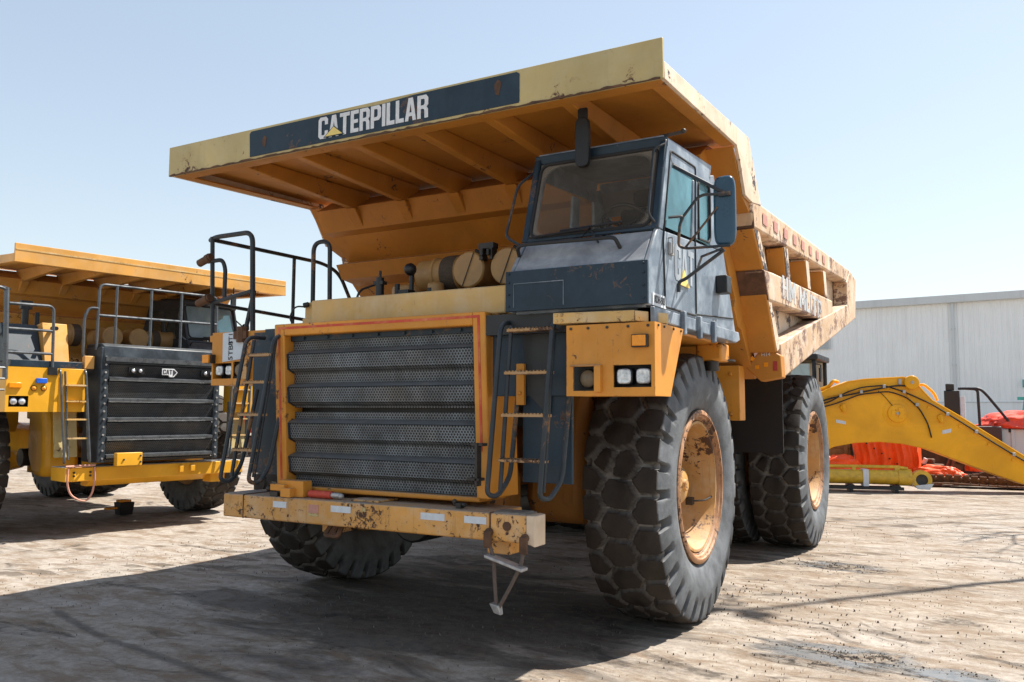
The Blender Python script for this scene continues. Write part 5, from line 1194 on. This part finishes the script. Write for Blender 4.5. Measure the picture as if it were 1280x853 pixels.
    # pallet sits beside the castings
    b = MB(); b.box(-.1, .9, -.5, -.15, .12, .16); b.build('deck_board', 'wood', r)
    b = MB(); 
    for x in (0, .4, .8): b.box(x - .05, x + .05, -.5, -.15, 0, .12)
    b.build('block', 'wood', r)
clutter()

# dark loader behind the rear tyres
def loader():
    root = empty('wheel_loader', (-.15, 15.2, 0)); tag(root, 'wheel loader with black framed cab mostly hidden behind the rear tyres', 'wheel loader')
    def L(o): return o
    b = MB(); b.box(-2.6, .3, -1.0, 1.0, .75, 1.75); b.box(-1.4, .0, -1.1, 1.1, .6, .95); b.build('body', 'newyellow', root, .06)
    b = MB()
    for x in (-.45, .85): 
        for y in (-.75, .65): b.box(x, x + .09, y, y + .09, 1.75, 2.86)
    b.box(-.5, .99, -.82, .80, 2.84, 2.98); b.box(-.45, .94, -.74, .74, 1.70, 2.05); b.box(.25, .33, -.75, -.68, 2.0, 2.86); cb = b.build('cab_frame', 'black', root, .03)
    b = MB(); b.box(-.30, .18, -.735, -.728, 2.15, 2.76); b.box(.40, .80, -.735, -.728, 2.15, 2.76); b.build('cab_glass', 'dimglass', cb)
    b = MB(); b.box(-.36, .86, .60, .62, 1.7, 2.84); b.build('rear_panel', 'trim', cb)
    b = MB(); b.box(-.05, .35, -.25, .25, 1.9, 2.1); b.box(-.1, .02, -.25, .25, 2.1, 2.65); b.build('seat', 'seat', cb, .04)
    b = MB(); b.box(1.02, 1.06, -.9, -.7, 2.35, 2.65); b.tube([(.94, -.74, 2.75), (1.05, -.8, 2.72), (1.05, -.8, 2.4)], .015, 6); b.build('mirror', 'black', cb)
    for x, y in ((-2.2, -1.1), (-2.2, 1.1), (-.35, 1.1), (-.35, -1.1)):
        b = MB(); b.lathe([(.25, -.2), (.55, -.22), (.68, -.16), (.70, 0), (.68, .16), (.55, .22), (.25, .2), (.22, 0), (.25, -.2)], (x, y, .70), 'Y', 32); w = b.build('wheel', 'rubber', root)
        b = MB(); b.lathe([(.26, -.18), (.24, -.1), (.001, -.1)], (x, y, .70), 'Y', 20); b.build('rim', 'rim', w)
loader()

# red machine seen between the trucks
def red_machine():
    root = empty('compact_excavator', (-19.5, 18.2, 0), .5); tag(root, 'small red and orange excavator far behind, seen between the two trucks', 'excavator')
    for y in (-.9, .9):
        b = MB(); q = [(-1.3, .35), (-1.1, .08), (1.1, .08), (1.3, .35), (1.1, .7), (-1.1, .7)]; b.prism(q, 'Y', y - .22, y + .22); b.build('crawler', 'rusty', root, .05)
    b = MB(); b.box(-1.3, 1.1, -1.0, 1.0, .85, 1.8); b.box(-1.25, -.2, -1.0, .2, 1.8, 2.0); b.build('house', 'redtarp', root, .08)
    b = MB()
    for x in (-.2, .95):
        for y in (-.95, -.05): b.box(x, x + .09, y, y + .09, 1.8, 3.0)
    b.box(-.22, 1.08, -.98, .08, 3.0, 3.1); cb = b.build('cab_frame', 'black', root)
    b = MB(); b.box(-.1, .95, -.93, -.92, 1.85, 3.0); b.box(1.0, 1.01, -.85, -.05, 1.85, 3.0); b.build('cab_glass', 'sideglass', cb)
    b = MB(); b.tube([(.9, .5, 1.5), (2.4, .5, 3.2), (3.8, .5, 2.6)], .16, 8); b.build('boom', 'redtarp', root); b = MB(); b.tube([(3.8, .5, 2.6), (3.5, .5, .8)], .12, 8); b.box(3.2, 3.9, .2, .8, .3, .8); b.build('dipper', 'orange', root)
    b = MB(); b.box(-.3, .3, -.3, .3, .7, .86); b.build('turntable', 'black', root)
red_machine()

# chock on the ground
r = empty('wheel_chock', (-8.1, 3.93, 0), 1.4); tag(r, 'small black block with orange cap standing on the ground under the far bumper', 'block')
b = MB(); b.hexa([(-.10, -.09, 0), (.10, -.09, 0), (.10, .09, 0), (-.10, .09, 0), (-.12, -.11, .20), (.12, -.11, .20), (.12, .11, .20), (-.12, .11, .20)]); b.build('block', 'black', r, .01)
b = MB(); b.box(-.10, .08, -.08, .08, .202, .24); b.box(-.30, -.12, -.06, .05, .10, .13); b.build('cap', 'amber', r, .01)

# lamp post and bare tree out of frame to the right: they cast the thin shadows on the ground
def bare_tree(x, y, h, seed, label):
    root = empty('bare_tree', (x, y, 0)); tag(root, label, 'tree')
    rnd = random.Random(seed); b = MB(); tw = MB()
    def grow(p, d, L, r_, depth, m):
        q = p + d * L; m.tube([p, p.lerp(q, .5) + Vector((rnd.uniform(-.03, .03), rnd.uniform(-.03, .03), 0)) * L, q], r_, 6, r_ * .65)
        if depth == 0: return
        for k in range(rnd.choice((2, 3))):
            nd = (d + Vector((rnd.uniform(-.7, .7), rnd.uniform(-.7, .7), rnd.uniform(-.1, .5)))).normalized(); grow(q, nd, L * rnd.uniform(.62, .82), r_ * .6, depth - 1, tw)
    grow(Vector((0, 0, 0)), Vector((0, .05, 1)).normalized(), h * .33, .11, 5, b)
    b.build('trunk', 'wood', root); tw.build('crown', 'wood', root)
bare_tree(7.2, 13.4, 9.0, 4, 'leafless tree standing outside the frame right of the yard')
r = empty('floodlight_pole', (7.67, 9.7, 0)); tag(r, 'tall grey floodlight pole standing outside the frame at right', 'light pole')
b = MB(); b.cyl((0, 0, 0), (0, 0, 14.5), .07, .045, 12); b.box(-.15, .15, -.15, .15, 0, .04); b.build('pole', 'darkmetal', r)
b = MB(); b.box(-.3, .3, -.05, .05, 14.4, 14.5); b.box(-.3, -.1, -.12, .08, 14.5, 14.7); b.box(.1, .3, -.12, .08, 14.5, 14.7); b.build('lamp_head', 'alu', r)

# ------------------------------------------------------------------ camera, light
cam = bpy.data.cameras.new('camera'); co = bpy.data.objects.new('camera', cam); COL.objects.link(co); scene.camera = co
CY, CP, CR = -0.5146, 0.0841, 0.0044
cy, sy, cp, sp = math.cos(CY), math.sin(CY), math.cos(CP), math.sin(CP)
F = Vector((sy * cp, cy * cp, sp)); Rt = Vector((cy, -sy, 0)); U = Rt.cross(F)
Rt, U = Rt * math.cos(CR) + U * math.sin(CR), U * math.cos(CR) - Rt * math.sin(CR)
co.matrix_world = Matrix(((Rt.x, U.x, -F.x, 3.9936), (Rt.y, U.y, -F.y, -4.8263), (Rt.z, U.z, -F.z, 1.6772), (0, 0, 0, 1)))
cam.sensor_width = 36; cam.lens = 1042.677 / 1280 * 36; cam.clip_start = .05; cam.clip_end = 3000

sd = Vector((.385, .50, 1.0)).normalized(); EL = math.asin(sd.z); AZ = math.atan2(sd.x, sd.y)
w = bpy.data.worlds.new('World'); scene.world = w; w.use_nodes = True; t = w.node_tree; t.nodes.clear()
sky = t.nodes.new('ShaderNodeTexSky'); sky.sky_type = 'NISHITA'; sky.sun_disc = False; sky.sun_elevation = EL; sky.sun_rotation = AZ
sky.air_density = 1.3; sky.dust_density = .6; sky.ozone_density = 1.5; sky.altitude = 0
bg = t.nodes.new('ShaderNodeBackground'); bg.inputs[1].default_value = .15; ou = t.nodes.new('ShaderNodeOutputWorld')
hs = t.nodes.new('ShaderNodeHueSaturation'); hs.inputs['Saturation'].default_value = .82; gm = t.nodes.new('ShaderNodeGamma'); gm.inputs[1].default_value = .7; t.links.new(sky.outputs[0], gm.inputs[0]); t.links.new(gm.outputs[0], hs.inputs['Color']); t.links.new(hs.outputs[0], bg.inputs[0]); t.links.new(bg.outputs[0], ou.inputs[0])
sl = bpy.data.lights.new('sun', 'SUN'); sl.energy = 5.0; sl.angle = R(.5); sl.color = (1, .94, .85); so = bpy.data.objects.new('sun', sl); COL.objects.link(so)
so.rotation_euler = (-sd).to_track_quat('-Z', 'Y').to_euler(); so.location = (10, 20, 30)
scene.view_settings.view_transform = 'Standard'; scene.view_settings.look = 'None'; scene.view_settings.exposure = 0.95; scene.view_settings.gamma = 1
scene.cycles.use_denoising = True; scene.cycles.max_bounces = 8; scene.cycles.transparent_max_bounces = 12
